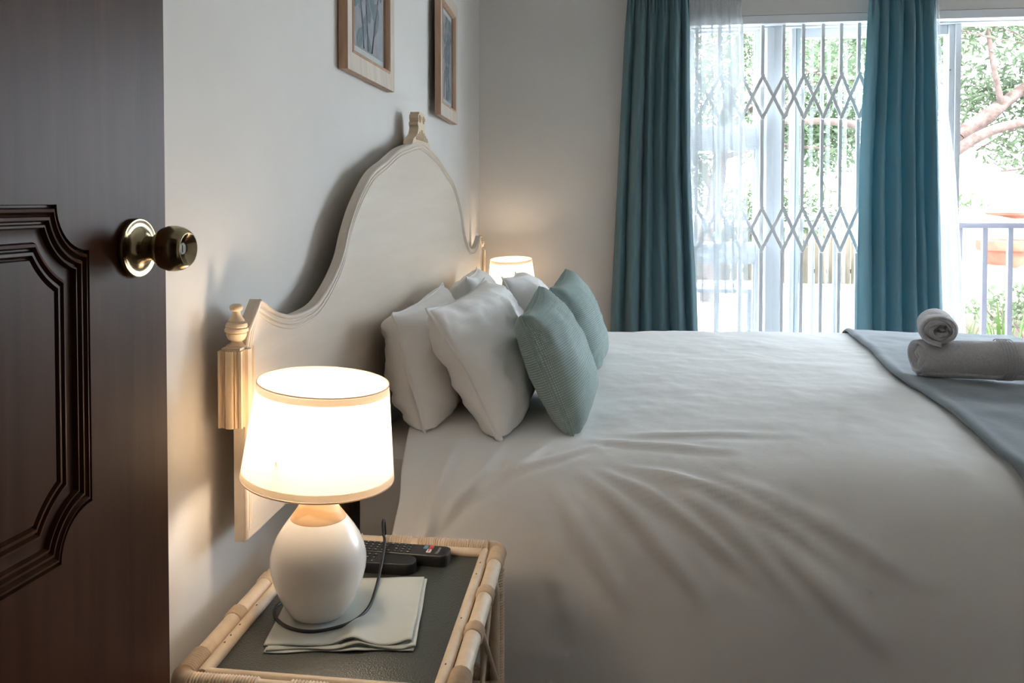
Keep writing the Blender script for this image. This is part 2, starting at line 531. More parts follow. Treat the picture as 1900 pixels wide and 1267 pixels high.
prof = [(0.0, 0.0), (0.0008, -0.006), (0.003, -0.006), (0.0045, 0.001), (0.0075, 0.0025), (0.0095, -0.0025), (0.011, -0.003), (0.0125, 0.001),
        (0.0155, 0.002), (0.0175, -0.003), (0.019, -0.003), (0.0205, 0.0005), (0.0225, 0.001), (0.0242, -0.0045), (0.0255, -0.0048), (0.0355, -0.0048),
        (0.037, -0.0045), (0.0385, 0.0), (0.0415, 0.001), (0.0435, -0.004), (0.045, -0.004), (0.0465, 0.0005), (0.0495, 0.001), (0.052, -0.004), (0.0535, -0.0042), (0.0545, 0.0)]
mo = MB()
rings = []
for d, h in prof:
    rings.append([(h, a, b) for a, b in panel_loop(d)])
for rg in rings: mo.add(rg, [])
for i in range(len(rings) - 1):
    for k in range(nL):
        j = (k + 1) % nL
        mo.f.append((i * nL + k, i * nL + j, (i + 1) * nL + j, (i + 1) * nL + k))
mo.build('panel_moulding', m_door, door, smooth=50)
pf = MB()
pf.add([(0.0, a, b) for a, b in panel_loop(0.0545)], [tuple(range(nL))])
pf.add([(-0.008, a, b) for a, b in panel_loop(0.0545)], [tuple(range(nL))])
pf.build('panel_field', m_door, door)
# knob: lathe about local +x at (0, z=1.0644)
KM = Matrix.Translation((0, 0, 1.0644)) @ Matrix.Rotation(PI / 2, 4, 'Y')
kn = empty('door_knob'); kn.parent = door
MB().lathe([(0.0, 0.0), (0.0335, 0.0), (0.0345, 0.002), (0.0345, 0.0055), (0.0335, 0.0075), (0.0318, 0.0078), (0.0300, 0.0068), (0.0235, 0.0078), (0.0165, 0.0125), (0.0142, 0.017)], 48, KM).build('rosette', m_brass, kn, smooth=40)
MB().lathe([(0.0142, 0.012), (0.0138, 0.022), (0.0150, 0.028), (0.0190, 0.032), (0.0240, 0.039), (0.0262, 0.047), (0.0262, 0.053), (0.0245, 0.061), (0.0215, 0.0665), (0.0190, 0.0690), (0.0178, 0.0692), (0.0165, 0.0682), (0.0115, 0.0620), (0.0082, 0.0590), (0.0080, 0.056), (0.0, 0.056)], 48, KM).build('knob', m_brass, kn, smooth=45)
MB().lathe([(0.0, 0.0618), (0.0066, 0.0618), (0.0072, 0.0608), (0.0072, 0.054)], 24, KM).build('lock_cylinder', m_brass_d, kn, smooth=40)
kh = MB()
kh.box(0.0617, 0.0624, -0.0008, 0.0008, 1.0604, 1.0684)
kh.build('keyhole', m_black, kn)
for z in (0.25, 1.0, 1.78):
    MB().tube([(-0.02, SL - 0.004, z - 0.05), (-0.02, SL - 0.004, z + 0.05)], 0.006, 10).build('hinge', m_brass_d, door, smooth=60)

# ------------------------------------------------------------------ window wall fittings
win = struct(empty('window_1', (0, 0, 0)))
YW0, YW1 = 4.37, 4.43
box_obj('header_track', WO0, WO1, 4.252, 4.318, 1.955, 1.994, m_alu, win, 0.003)
box_obj('header_frame', WO0, WO1, 4.33, 4.44, 1.95, 1.994, m_alu, win, 0.003)
box_obj('sill_track', WO0, WO1, 4.26, 4.46, 0.0, 0.025, m_alu, win, 0.003)
# side light with three panes
box_obj('left_jamb', 1.0, 1.045, YW0, YW1, 0.025, 1.95, m_alu, win, 0.003)
box_obj('right_stile', 1.352, 1.386, YW0, YW1, 0.025, 1.95, m_alu, win, 0.003)
for z0, z1 in ((1.372, 1.476), (0.814, 0.902)):
    box_obj('transom', 1.045, 1.352, YW0, YW1, z0, z1, m_alu, win, 0.004)
    box_obj('transom_bead', 1.045, 1.352, YW0 - 0.012, YW0, z0 + 0.012, z0 + 0.05, m_alu, win, 0.003)
    MB().bbox(1.10, 1.16, YW0 - 0.03, YW0, z1 - 0.012, z1 + 0.004, 0.003).bbox(1.125, 1.14, YW0 - 0.03, YW0, z1 - 0.035, z1 - 0.01, 0.003).build('window_catch', m_alu, win, smooth=30)
for z0, z1 in ((1.476, 1.95), (0.902, 1.372), (0.025, 0.814)):
    box_obj('window_pane', 1.045, 1.352, 4.398, 4.402, z0, z1, m_glass, win)
    bd = MB()
    bd.box(1.045, 1.055, YW0 + 0.01, 4.397, z0, z1).box(1.342, 1.352, YW0 + 0.01, 4.397, z0, z1).box(1.055, 1.342, YW0 + 0.01, 4.397, z0, z0 + 0.01).box(1.055, 1.342, YW0 + 0.01, 4.397, z1 - 0.01, z1)
    bd.build('pane_bead', m_alu, win)
# broad post
box_obj('mullion_post', 1.388, 1.472, 4.335, 4.45, 0.025, 1.95, m_alu, win, 0.004)
box_obj('post_cover', 1.392, 1.425, 4.325, 4.335, 0.025, 1.95, m_alu, win, 0.002)
# door leaf
box_obj('sliding_stile', 1.514, 1.536, 4.365, 4.405, 0.025, 1.95, m_alu, win, 0.003)
box_obj('sliding_stile', 1.538, 1.556, 4.365, 4.405, 0.025, 1.95, m_alu_t, win, 0.003)
box_obj('sliding_pane', 1.556, 2.228, 4.398, 4.402, 0.09, 1.905, m_glass, win)
box_obj('sliding_rail', 1.556, 2.228, 4.375, 4.42, 1.905, 1.95, m_alu, win, 0.003)
box_obj('sliding_rail', 1.556, 2.228, 4.375, 4.42, 0.025, 0.09, m_alu, win, 0.003)
box_obj('fixed_pane', 1.472, 1.514, 4.408, 4.412, 0.025, 1.95, m_glass, win)
box_obj('centre_jamb', 2.230, 2.255, 4.36, 4.43, 0.025, 1.95, m_alu, win, 0.003)
box_obj('centre_jamb', 2.256, 2.282, 4.35, 4.43, 0.025, 1.95, m_alu, win, 0.003)
MB().lathe([(0, -0.001), (0.004, -0.001), (0.004, 0.001)], 10, Matrix.Translation((2.235, 4.359, 1.735)) @ Matrix.Rotation(PI / 2, 4, 'X')).build('screw', m_rivet, win)
box_obj('right_jamb', 4.655, 4.7, 4.35, 4.43, 0.025, 1.95, m_alu, win, 0.003)

# trellis security gate
gate = tag(empty('security_gate', (1.5, 4.285, 0.025)), 'white steel concertina security gate between the two teal curtains', 'gate')
GX = [1.059, 1.163, 1.267, 1.364, 1.462, 1.552, 1.641, 1.723, 1.803, 1.880, 1.955, 2.028]
def gl(b, name, m=m_gate, **k):
    o = b.build(name, m, gate, **k); o.location = (-1.5, -4.285, -0.025); return o
rows = [(1.712, 1.512), (1.081, 0.882), (0.45, 0.251)]
for i, gx in enumerate(GX):
    gl(MB().bbox(gx - 0.0085, gx + 0.0085, 4.289, 4.297, 0.03, 1.952, 0.002), 'gate_bar', smooth=30)
    b = MB()
    for z0, z1 in ((1.712, 1.952), (1.081, 1.512), (0.45, 0.882), (0.03, 0.251)):
        b.bbox(gx - 0.0095, gx + 0.0055, 4.273, 4.279, z0 - 0.012, z1 + (0.0 if z1 > 1.9 else -0.012), 0.0015)
    gl(b, 'gate_channel', smooth=30)
def strip(x0, z0, x1, z1, y, w=0.0075, t=0.0035):
    d = Vector((x1 - x0, 0, z1 - z0)).normalized(); nn = Vector((-d.z, 0, d.x)) * w
    a = Vector((x0, y, z0)) - d * 0.008; c = Vector((x1, y, z1)) + d * 0.008
    T = Vector((0, t, 0))
    return MB().add([a - nn, c - nn, c + nn, a + nn, a - nn + T, c - nn + T, c + nn + T, a + nn + T],
                    [(0, 3, 2, 1), (4, 5, 6, 7), (0, 1, 5, 4), (1, 2, 6, 5), (2, 3, 7, 6), (3, 0, 4, 7)])
rivet_me = None
def rivet(x, z):
    global rivet_me
    if rivet_me is None:
        o = MB().lathe([(0, -0.0025), (0.003, -0.002), (0.0042, 0), (0.0042, 0.02)], 8, Matrix.Rotation(-PI / 2, 4, 'X')).build('rivet', m_rivet, gate)
        rivet_me = o.data
    else:
        o = bpy.data.objects.new('rivet', rivet_me); COL.objects.link(o); o.parent = gate
    o.location = (x - 1.5, 4.268 - 4.285, z - 0.025)
for zt_, zb_ in rows:
    for i in range(len(GX) - 1):
        gl(strip(GX[i], zt_, GX[i + 1], zb_, 4.2695), 'gate_lattice_strip')
        gl(strip(GX[i], zb_, GX[i + 1], zt_, 4.2650), 'gate_lattice_strip')
        rivet((GX[i] + GX[i + 1]) / 2, (zt_ + zb_) / 2)
    for gx in GX:
        rivet(gx, zt_); rivet(gx, zb_)

# ------------------------------------------------------------------ curtains
def curtain(name, m, L, R, y0, amp, nf, ztop, zbot, seed, nu=220, nv=60, head=0.10, sharp=1.0, label='', cat='curtain', group=None, thick=0.0):
    """L(z), R(z): left and right edge in x"""
    rnd = random.Random(seed)
    # irregular fold spacing
    cuts = [0.0]
    for _ in range(nf): cuts.append(cuts[-1] + rnd.uniform(0.55, 1.45))
    cuts = [c / cuts[-1] for c in cuts]
    depth = [rnd.uniform(0.55, 1.0) for _ in range(nf)]
    skew = [rnd.uniform(-0.25, 0.25) for _ in range(nf)]
    def fold(u):
        for i in range(nf):
            if u <= cuts[i + 1] or i == nf - 1:
                t = (u - cuts[i]) / (cuts[i + 1] - cuts[i])
                t = max(0, min(1, t))
                t2 = t + skew[i] * t * (1 - t)
                return depth[i] * (0.5 - 0.5 * math.cos(2 * PI * t2)) ** sharp, (t2 - 0.5)
        return 0, 0
    def fn(u, v):
        z = lerp(ztop, zbot, v)
        us = u + 0.018 * fbm(u * 3, v * 1.5, seed, 2) * min(1, u * 8) * min(1, (1 - u) * 8)
        f, t = fold(max(0, min(1, us)))
        hd = math.exp(-((ztop - z) / head) ** 2) if head else 0
        small = 0.5 + 0.5 * math.sin(u * nf * 3.1 * 2 * PI + seed)
        dep = amp * ((1 - 0.65 * hd) * f + 0.30 * hd * small) * (0.75 + 0.35 * v)
        dep += amp * 0.10 * fbm(u * 9, v * 3, seed + 5, 3)
        x = lerp(L(z), R(z), u) + 0.012 * t * (1 - hd) + 0.003 * fbm(u * 6, v * 5, seed + 9, 2)
        return (x, y0 - dep, z)
    b = MB().grid(fn, nu, nv, (abs(R(1) - L(1)) * 4, (ztop - zbot)))
    o = b.build(name, m, None, smooth=180, fix=False)
    if thick:
        md = o.modifiers.new('thickness', 'SOLIDIFY'); md.thickness = thick; md.offset = 0
    tag(o, label, cat, group)
    return o
def piece(pts):
    def f(z):
        p = sorted(pts)
        if z <= p[0][0]: return p[0][1]
        for (a, xa), (b, xb) in zip(p, p[1:]):
            if z <= b: return lerp(xa, xb, (z - a) / (b - a))
        return p[-1][1]
    return f
curtain('teal_curtain', m_curt, piece([(0, 0.645), (0.496, 0.654), (1.3, 0.689), (2.06, 0.723)]), piece([(0, 1.075), (0.505, 1.052), (1.3, 1.010), (2.05, 1.005)]),
        4.170, 0.115, 6, 2.085, 0.012, 3, sharp=0.65, label='teal curtain hanging beside the far bedside lamp and the white sheer', group='teal curtains', thick=0.002)
curtain('teal_curtain', m_curt, piece([(0, 1.775), (0.52, 1.782), (1.3, 1.786), (2.02, 1.812)]), piece([(0, 2.17), (0.527, 2.145), (1.3, 2.116), (2.02, 2.092)]),
        4.170, 0.115, 6, 2.085, 0.012, 11, sharp=0.65, label='teal curtain hanging behind the rolled towels', group='teal curtains', thick=0.002)
curtain('sheer_curtain', m_sheer, piece([(0, 1.0), (2.0, 0.98)]), piece([(0, 1.300), (0.5, 1.297), (1.3, 1.279), (2.06, 1.253)]),
        4.225, 0.030, 6, 2.085, 0.02, 21, head=0.06, label='white sheer curtain in front of the left window panes', group='sheer curtains')
curtain('sheer_curtain', m_sheer, piece([(0, 2.05), (2.0, 2.04)]), piece([(0, 2.285), (0.556, 2.263), (1.294, 2.206), (1.711, 2.147), (2.06, 2.125)]),
        4.225, 0.030, 5, 2.085, 0.02, 35, head=0.06, label='narrow white sheer curtain beside the open doorway on the right', group='sheer curtains')
rail = tag(empty('curtain_rail', (1.5, 4.20, 2.10)), 'white curtain rail above the sliding door', 'curtain rail')
o = MB().tube([(0.62, 4.15, 2.098), (4.9, 4.15, 2.098)], 0.010, 12).build('rod', m_alu, rail, smooth=60); o.location = (-1.5, -4.20, -2.10)
o = MB().tube([(0.62, 4.225, 2.098), (4.9, 4.225, 2.098)], 0.008, 12).build('rod', m_alu, rail, smooth=60); o.location = (-1.5, -4.20, -2.10)
for bx in (0.66, 2.1, 4.85):
    o = MB().bbox(bx - 0.01, bx + 0.01, 4.14, 4.25, 2.088, 2.108, 0.002).build('bracket', m_alu, rail, smooth=30); o.location = (-1.5, -4.20, -2.10)

# ------------------------------------------------------------------ headboard
HB_Y = 2.584
half = [(0, 1.296), (0.07, 1.291), (0.16, 1.279), (0.29, 1.258), (0.43, 1.221), (0.567, 1.185), (0.69, 1.118), (0.765, 1.055), (0.81, 1.000), (0.875, 0.957),
        (0.96, 0.922), (1.04, 0.913), (1.11, 0.915), (1.18, 0.930), (1.251, 0.959)]
right = catmull([(a, b, 0) for a, b in half], 70)
outline_top = [(HB_Y - p.x, p.y) for p in reversed(right)] + [(HB_Y + p.x, p.y) for p in right[1:]]
HBZ0, HBX0, HBX1 = 0.586, 0.044, 0.062
eL, eR = HB_Y - 1.315, HB_Y + 1.315
outline = outline_top + [(HB_Y + 1.30, 0.915), (eR, 0.88), (eR, HBZ0), (eL, HBZ0), (eL, 0.88), (HB_Y - 1.30, 0.915)]
hb = tag(empty('headboard', (0.03, HB_Y, HBZ0)), 'whitewashed arched headboard with scalloped top behind the pillows', 'headboard')
def hbp(b, name, m, **k):
    o = b.build(name, m, hb, **k); o.location = (-0.03, -HB_Y, -HBZ0); return o
pb = MB()
n = len(outline)
pb.add([(HBX1, a, b) for a, b in outline] + [(HBX0, a, b) for a, b in outline], [tuple(range(n)), tuple(reversed(range(n, 2 * n)))] + [(i, i + n, (i + 1) % n + n, (i + 1) % n) for i in range(n)])
hbp(pb, 'panel', m_hb)
def offset_line(pts, d):
    out = []
    for i, (a, b) in enumerate(pts):
        a0, b0 = pts[max(i - 1, 0)]; a1, b1 = pts[min(i + 1, len(pts) - 1)]
        t = Vector((a1 - a0, b1 - b0)).normalized()
        out.append((a + t.y * d, b - t.x * d))
    return out
for d, r in ((0.0035, 0.0042), (0.0145, 0.0030), (0.0225, 0.0024)):
    ol = offset_line(outline_top, d)
    hbp(MB().tube([(HBX1, a, b) for a, b in ol], r, 8), 'edge_bead', m_hb, smooth=60)
    for s in (-1, 1):
        e0 = ol[0] if s < 0 else ol[-1]
        hbp(MB().tube([(HBX1, e0[0], e0[1]), (HBX1, HB_Y + s * (1.30 - d), 0.915), (HBX1, HB_Y + s * (1.315 - d), 0.88), (HBX1, HB_Y + s * (1.315 - d), HBZ0 + d)], r, 8), 'edge_bead', m_hb, smooth=60)
# end posts: fluted block with a turned finial
def fluted(yc):
    x0, x1, y0, y1 = 0.028, 0.0655, yc - 0.027, yc + 0.027
    def face(n0, n1, m0, sgn):
        pts = []
        for t, d in ((0, 0), (0.10, 0), (0.13, -0.0025), (0.20, -0.003), (0.26, 0.0005), (0.32, -0.0015), (0.36, 0.003), (0.5, 0.0042), (0.64, 0.003), (0.68, -0.0015), (0.74, 0.0005), (0.80, -0.003), (0.87, -0.0025), (0.90, 0), (1.0, 0)):
            pts.append((lerp(n0, n1, t), m0 + sgn * d))
        return pts
    a = face(x0, x1, y0, -1)
    b = [(q, p) for p, q in face(y0, y1, x1, 1)][1:]
    c = face(x1, x0, y1, 1)[1:]
    return a + b + c
for yc in (HB_Y - 1.308, HB_Y + 1.408 - 0.02):
    poly = fluted(yc)
    b = MB(); b.prism(poly, lambda p, q, d: (p, q, d), 0.769, 0.888)
    hbp(b, 'post_block', m_hb_edge, smooth=35)
    cx_ = 0.047
    b = MB(); sc = [(0.0275, 0.888), (0.0278, 0.8895)]
    b.prism([(0.032, yc - 0.022), (0.062, yc - 0.022), (0.062, yc + 0.022), (0.032, yc + 0.022)], lambda p, q, d: (p, q, d), 0.886, 0.892)
    hbp(b, 'post_cap', m_hb_edge)
    pr_ = [(0.0, 0.890), (0.0170, 0.890), (0.0160, 0.894), (0.0105, 0.898), (0.0088, 0.9015), (0.0128, 0.904), (0.0150, 0.909), (0.0160, 0.9145), (0.0150, 0.9165), (0.0182, 0.918),
           (0.0182, 0.923), (0.0160, 0.9250), (0.0172, 0.9275), (0.0160, 0.932), (0.0118, 0.9345), (0.0125, 0.937), (0.0095, 0.942), (0.0066, 0.948), (0.0062, 0.953), (0.0098, 0.9555), (0.0108, 0.959), (0.0095, 0.963), (0.006, 0.9655), (0.0, 0.966)]
    pr_ = [(r_, 0.890 + (z_ - 0.890) * 0.90) for r_, z_ in pr_]
    hbp(MB().lathe(pr_, 24, Matrix.Translation((cx_, yc, 0))), 'finial', m_hb_edge, smooth=40)
# crest ornament
crest = [(-0.13, 1.283), (-0.115, 1.298), (-0.085, 1.308), (-0.06, 1.318), (-0.048, 1.332), (-0.046, 1.340), (-0.054, 1.345), (-0.054, 1.352), (-0.043, 1.356), (-0.049, 1.366), (-0.046, 1.376), (-0.036, 1.379), (-0.034, 1.385)]
crest = crest + [(-a, b) for a, b in reversed(crest)]
b = MB(); b.prism([(HB_Y + a, c) for a, c in crest], lambda p, q, d: (d, p, q), 0.036, 0.064)
hbp(b, 'crest_ornament', m_hb_edge)
for s in (-1, 1):
    pts = []
    for k in range(26):
        a = k / 25 * 2.2 * PI; r = 0.014 * (1 - k / 30)
        pts.append((0.0645, HB_Y + s * (0.026 + r * math.cos(a)), 1.362 + r * math.sin(a)))
    hbp(MB().tube(pts, 0.003, 6), 'crest_scroll', m_hb_edge, smooth=60)
    for k in range(4):
        y_ = HB_Y + s * (0.012 + 0.022 * k)
        hbp(MB().tube([(0.0645, y_, 1.300 + 0.0), (0.0645, y_ - s * 0.004, 1.332 - 0.007 * k)], [0.005, 0.002], 6), 'crest_leaf', m_hb_edge, smooth=60)
for yc in (HB_Y - 0.72, HB_Y + 0.72):
    hbp(MB().bbox(0.018, 0.0435, yc - 0.035, yc + 0.035, 0.0, 0.70, 0.002), 'support_leg', m_legwood, smooth=30)

# ------------------------------------------------------------------ pictures
def picture(name, y0, y1, z0, z1, label, seed, tilt=0.0):
    cy, cz = (y0 + y1) / 2, (z0 + z1) / 2
    root = tag(empty(name, (0.0, cy, z0)), label, 'picture', 'botanical pictures above the headboard')
    root.rotation_euler = (0, 0, tilt)
    if tilt: root.location.x = 0.012
    hw, H, D, bw = (y1 - y0) / 2, z1 - z0, 0.026, 0.045
    # frame: four mitred members, each with an inner bead
    outer = [(-hw, 0), (hw, 0), (hw, H), (-hw, H)]
    inner = [(-hw + bw, bw), (hw - bw, bw), (hw - bw, H - bw), (-hw + bw, H - bw)]
    bead = [(-hw + bw + 0.012, bw + 0.012), (hw - bw - 0.012, bw + 0.012), (hw - bw - 0.012, H - bw - 0.012), (-hw + bw + 0.012, H - bw - 0.012)]
    for k in range(4):
        j = (k + 1) % 4
        a, b_, c, d = outer[k], outer[j], inner[j], inner[k]
        bb = MB()
        prof_ = [(0, 0.004), (0, D), (1, D - 0.003), (1, 0.004)]
        e0 = [(x, lerp(a[0], d[0], t), lerp(a[1], d[1], t)) for t, x in prof_]
        e1 = [(x, lerp(b_[0], c[0], t), lerp(b_[1], c[1], t)) for t, x in prof_]
        bb.add(e0 + e1, [(0, 1, 5, 4), (1, 2, 6, 5), (2, 3, 7, 6), (3, 0, 4, 7), (0, 3, 2, 1), (4, 5, 6, 7)])
        ob = bb.build('frame_member', m_frame, root)
        ob.data.materials.append(m_frame_t)
        ob.data.polygons[0].material_index = 1
        a, b_, c, d = inner[k], inner[j], bead[j], bead[k]
        bb = MB()
        prof_ = [(0, 0.004), (0, D - 0.002), (0.35, D + 0.001), (0.7, D - 0.004), (1, D - 0.010), (1, 0.004)]
        e0 = [(x, lerp(a[0], d[0], t), lerp(a[1], d[1], t)) for t, x in prof_]
        e1 = [(x, lerp(b_[0], c[0], t), lerp(b_[1], c[1], t)) for t, x in prof_]
        n_ = len(prof_)
        bb.add(e0 + e1, [(i, (i + 1) % n_, (i + 1) % n_ + n_, i + n_) for i in range(n_)])
        bb.build('inner_bead', m_frame_t, root)
    ib = bead[0]; ic = bead[2]
    box_obj('mount', 0.006, 0.009, ib[0] - 0.004, ic[0] + 0.004, ib[1] - 0.004, ic[1] + 0.004, m_mat, root)
    mt = 0.018
    p0, p1 = (ib[0] + 0.006, ib[1] + mt), (ic[0] - 0.006, ic[1] - mt)
    pr2 = box_obj('botanical_print', 0.009, 0.0095, p0[0], p1[0], p0[1], p1[1], m_print, root)
    rnd = random.Random(seed)
    stems, leaves = MB(), MB()
    for st in range(3):
        bx = lerp(p0[0], p1[0], 0.35 + 0.17 * st)
        pts = []
        for k in range(14):
            t = k / 13
            pts.append((0.0099, bx + (st - 1) * 0.07 * t + 0.018 * math.sin(3.5 * t + st * 2.0 + seed), lerp(p0[1] + 0.004, p1[1] - 0.03, t)))
        stems.tube(pts, [0.0022 * (1 - 0.5 * k / 13) for k in range(14)], 5)
        for k in range(2, 13, 2):
            c = pts[k]; sg = 1 if (k // 2 + st) % 2 else -1
            ln, wd = rnd.uniform(0.065, 0.10), rnd.uniform(0.016, 0.024)
            aa = sg * rnd.uniform(0.35, 1.0) + (PI if rnd.random() < 0.55 else 0)
            dx, dz = math.sin(aa), math.cos(aa)
            poly = []
            for q_ in range(16):
                ph = q_ / 16 * 2 * PI
                l_, w_ = (0.5 - 0.5 * math.cos(ph)) * ln, math.sin(ph) * wd * (1 - 0.3 * math.cos(ph))
                yy = min(max(c[1] + dx * l_ - dz * w_, p0[0] + 0.002), p1[0] - 0.002)
                zz = min(max(c[2] + dz * l_ + dx * w_, p0[1] + 0.002), p1[1] - 0.002)
                poly.append((yy, zz))
            leaves.add([(0.0102 + 0.0001 * k, a_, b2) for a_, b2 in poly], [tuple(range(16))])
        # small flower heads
        for k in (7, 11):
            c = pts[k]
            for q_ in range(5):
                a_ = q_ * 2 * PI / 5
                cy_, cz_ = c[1] + 0.022 + 0.006 * math.cos(a_), c[2] + 0.006 * math.sin(a_)
                if p0[0] + 0.01 < cy_ < p1[0] - 0.01:
                    stems.add([(0.0103, cy_ + 0.004 * math.cos(w * PI / 4), cz_ + 0.004 * math.sin(w * PI / 4)) for w in range(8)], [tuple(range(8))])
    stems.build('printed_stems', m_stem_p, pr2, fix=False)
    leaves.build('printed_leaves', m_leaf_p, pr2, fix=False)
    box_obj('picture_glazing', 0.0135, 0.0148, ib[0] - 0.002, ic[0] + 0.002, ib[1] - 0.002, ic[1] + 0.002, m_pglass, root)
    return root
picture('picture_frame', 1.945, 2.395, 1.425, 1.905, 'limed wood framed botanical print above the near half of the headboard', 1)
picture('picture_frame', 3.005, 3.425, 1.422, 1.890, 'limed wood framed botanical print nearer the room corner', 5, math.radians(1.6))

# ------------------------------------------------------------------ bed
bed = tag(empty('bed', (1.05, HB_Y, 0.0)), 'double bed base and mattress under the white duvet', 'bed')
def bp(b, name, m, **k):
    o = b.build(name, m, bed, **k); o.location = (-1.05, -HB_Y, 0); return o
bp(MB().bbox(0.07, 2.06, 1.85, 3.31, 0.10, 0.30, 0.02), 'base', m_legwood, smooth=30)
bp(MB().bbox(0.068, 2.07, 1.835, 3.325, 0.302, 0.560, 0.05), 'mattress', m_sheet, smooth=40)
for lx in (0.15, 1.98):
    for ly in (1.92, 3.24):
        bp(MB().lathe([(0.0, 0.0), (0.025, 0.0), (0.03, 0.05), (0.032, 0.10), (0.0, 0.10)], 16, Matrix.Translation((lx, ly, 0))), 'leg', m_legwood, smooth=40)

PROFILE = [(1.605, .03), (1.612, .14), (1.622, .27), (1.638, .38), (1.665, .465), (1.712, .530), (1.785, .568), (1.90, .588), (2.10, .601), (2.35, .610), (2.60, .620), (2.85, .621), (3.10, .620), (3.28, .615), (3.39, .600), (3.46, .54), (3.49, .45), (3.505, .32), (3.515, .17), (3.52, .03)]
_pl = catmull([(a, b, 0) for a, b in PROFILE], 400)
_cum = [0.0]
for i in range(1, 400): _cum.append(_cum[-1] + (_pl[i] - _pl[i - 1]).length)
def prof_at(t):
    L_ = t * _cum[-1]
    lo_, hi_ = 0, 399
    while hi_ - lo_ > 1:
        mid = (lo_ + hi_) // 2
        if _cum[mid] <= L_: lo_ = mid
        else: hi_ = mid
    w = (L_ - _cum[lo_]) / max(1e-9, _cum[hi_] - _cum[lo_])
    p = _pl[lo_].lerp(_pl[hi_], w)
    tg = (_pl[hi_] - _pl[lo_]).normalized()
    return p, Vector((-tg.y, tg.x, 0))
LEN = _cum[-1]
def arc_of(y, z):
    best = min(range(400), key=lambda i: (_pl[i].x - y) ** 2 + (_pl[i].y - z) ** 2)
    return _cum[best]
# folds: (x0,arc0,x1,arc1,width,height)
S0 = arc_of(1.70, 0.52)
FOLDS = []
def fd(x0, a0, x1, a1, w, h, bend=0.0): FOLDS.append((x0, a0, x1, a1, w * 0.82, h * 1.3, bend))
fd(0.58, S0 + 0.06, 0.80, S0 - 0.16, 0.020, 0.011, 0.01)
fd(0.62, S0 + 0.07, 0.93, S0 - 0.15, 0.017, 0.012, 0.015)
fd(0.68, S0 + 0.09, 1.05, S0 - 0.08, 0.016, 0.010, 0.015)
fd(0.74, S0 + 0.06, 1.00, S0 - 0.18, 0.022, 0.010, 0.01)
fd(0.52, S0 + 0.02, 0.66, S0 - 0.18, 0.022, 0.007, 0.0)
fd(0.85, S0 + 0.06, 1.20, S0 - 0.12, 0.022, 0.007, 0.01)
fd(0.90, S0 - 0.02, 1.14, S0 - 0.24, 0.026, 0.007, 0.0)
fd(0.50, S0 - 0.06, 0.57, S0 - 0.26, 0.022, 0.005, 0.0)
# gathers round the head corner and under the pillows
fd(0.235, S0 - 0.16, 0.30, S0 + 0.20, 0.016, 0.010, -0.02)
fd(0.27, S0 - 0.08, 0.40, S0 + 0.20, 0.014, 0.008, -0.03)
fd(0.31, S0 - 0.02, 0.50, S0 + 0.20, 0.013, 0.006, -0.03)
fd(0.36, S0 + 0.05, 0.62, S0 + 0.21, 0.013, 0.005, -0.02)
fd(0.60, S0 + 0.22, 0.90, S0 + 0.16, 0.018, 0.005, 0.0)
fd(0.66, S0 + 0.26, 1.02, S0 + 0.26, 0.020, 0.004, 0.0)
fd(0.245, S0 - 0.30, 0.235, S0 - 0.02, 0.014, 0.006, 0.0)
def fold_h(x, a):
    h = 0.0
    for (x0, a0, x1, a1, w, hh, bend) in FOLDS:
        dx, da = x1 - x0, a1 - a0
        L2 = dx * dx + da * da
        t = ((x - x0) * dx + (a - a0) * da) / L2
        if t < -0.15 or t > 1.15: continue
        Ln = math.sqrt(L2)
        d = ((x - x0) * da - (a - a0) * dx) / Ln + bend * math.sin(PI * t)
        if abs(d) > 3 * w: continue
        env = smoothstep(-0.15, 0.25, t) * smoothstep(1.15, 0.6, t)
        h += hh * env * (math.exp(-(d / w) ** 2) - 0.45 * math.exp(-((d - 1.5 * w) / w) ** 2))
    return h
def duvet_pt(s, t, off=0.0, folds=True):
    """s: distance along the bed from the wall (arc over the foot), t: 0..1 across"""
    p, nrm = prof_at(t)
    top = smoothstep(0.45, 0.58, p.y)
    a = t * LEN
    sidef = 1 - top
    disp = off
    if folds:
        disp += fold_h(s, a)
        disp += 0.006 * fbm(s * 2.3, a * 2.3, 3.1, 3) + 0.0032 * fbm(s * 9, a * 9, 7.7, 3)
        disp += sidef * 0.010 * math.sin(s * 11 + 1.2 * math.sin(s * 5)) * smoothstep(0.50, 0.1, p.y) * (1 if p.x < 2.5 else 0.5)
    y, z = p.x + nrm.x * disp, p.y + nrm.y * disp
    z += top * (0.016 * smoothstep(0.2, 1.4, s) * smoothstep(2.1, 1.5, s))
    # body of the sleeper's dip: soft quilting of the filled duvet
    z += top * 0.006 * math.sin(s * 4.2) * math.sin(a * 4.0 + 0.7)
    X = s
    if s > 2.06:
        r = 0.07; q_ = (s - 2.06) / r
        if q_ < PI / 2:
            X = 2.06 + r * math.sin(q_); z -= r * (1 - math.cos(q_)) * top
        else:
            X = 2.06 + r + off; z -= (r + (q_ - PI / 2) * r) * top
    return Vector((X, y, max(z, 0.012)))
def head_edge(t):
    p, _ = prof_at(t)
    return 0.205 - 0.03 * smoothstep(0.5, 0.60, p.y) + 0.010 * math.sin(t * 37)
db = MB().grid(lambda u, v: duvet_pt(lerp(head_edge(v), 2.60, u ** 1.15), v), 300, 300)
dv = db.build('duvet', m_duvet, None, smooth=180, fix=False)
md = dv.modifiers.new('thickness', 'SOLIDIFY'); md.thickness = 0.014; md.offset = -1
tag(dv, 'rumpled white cotton duvet spread over the bed', 'duvet')
_bz = {}
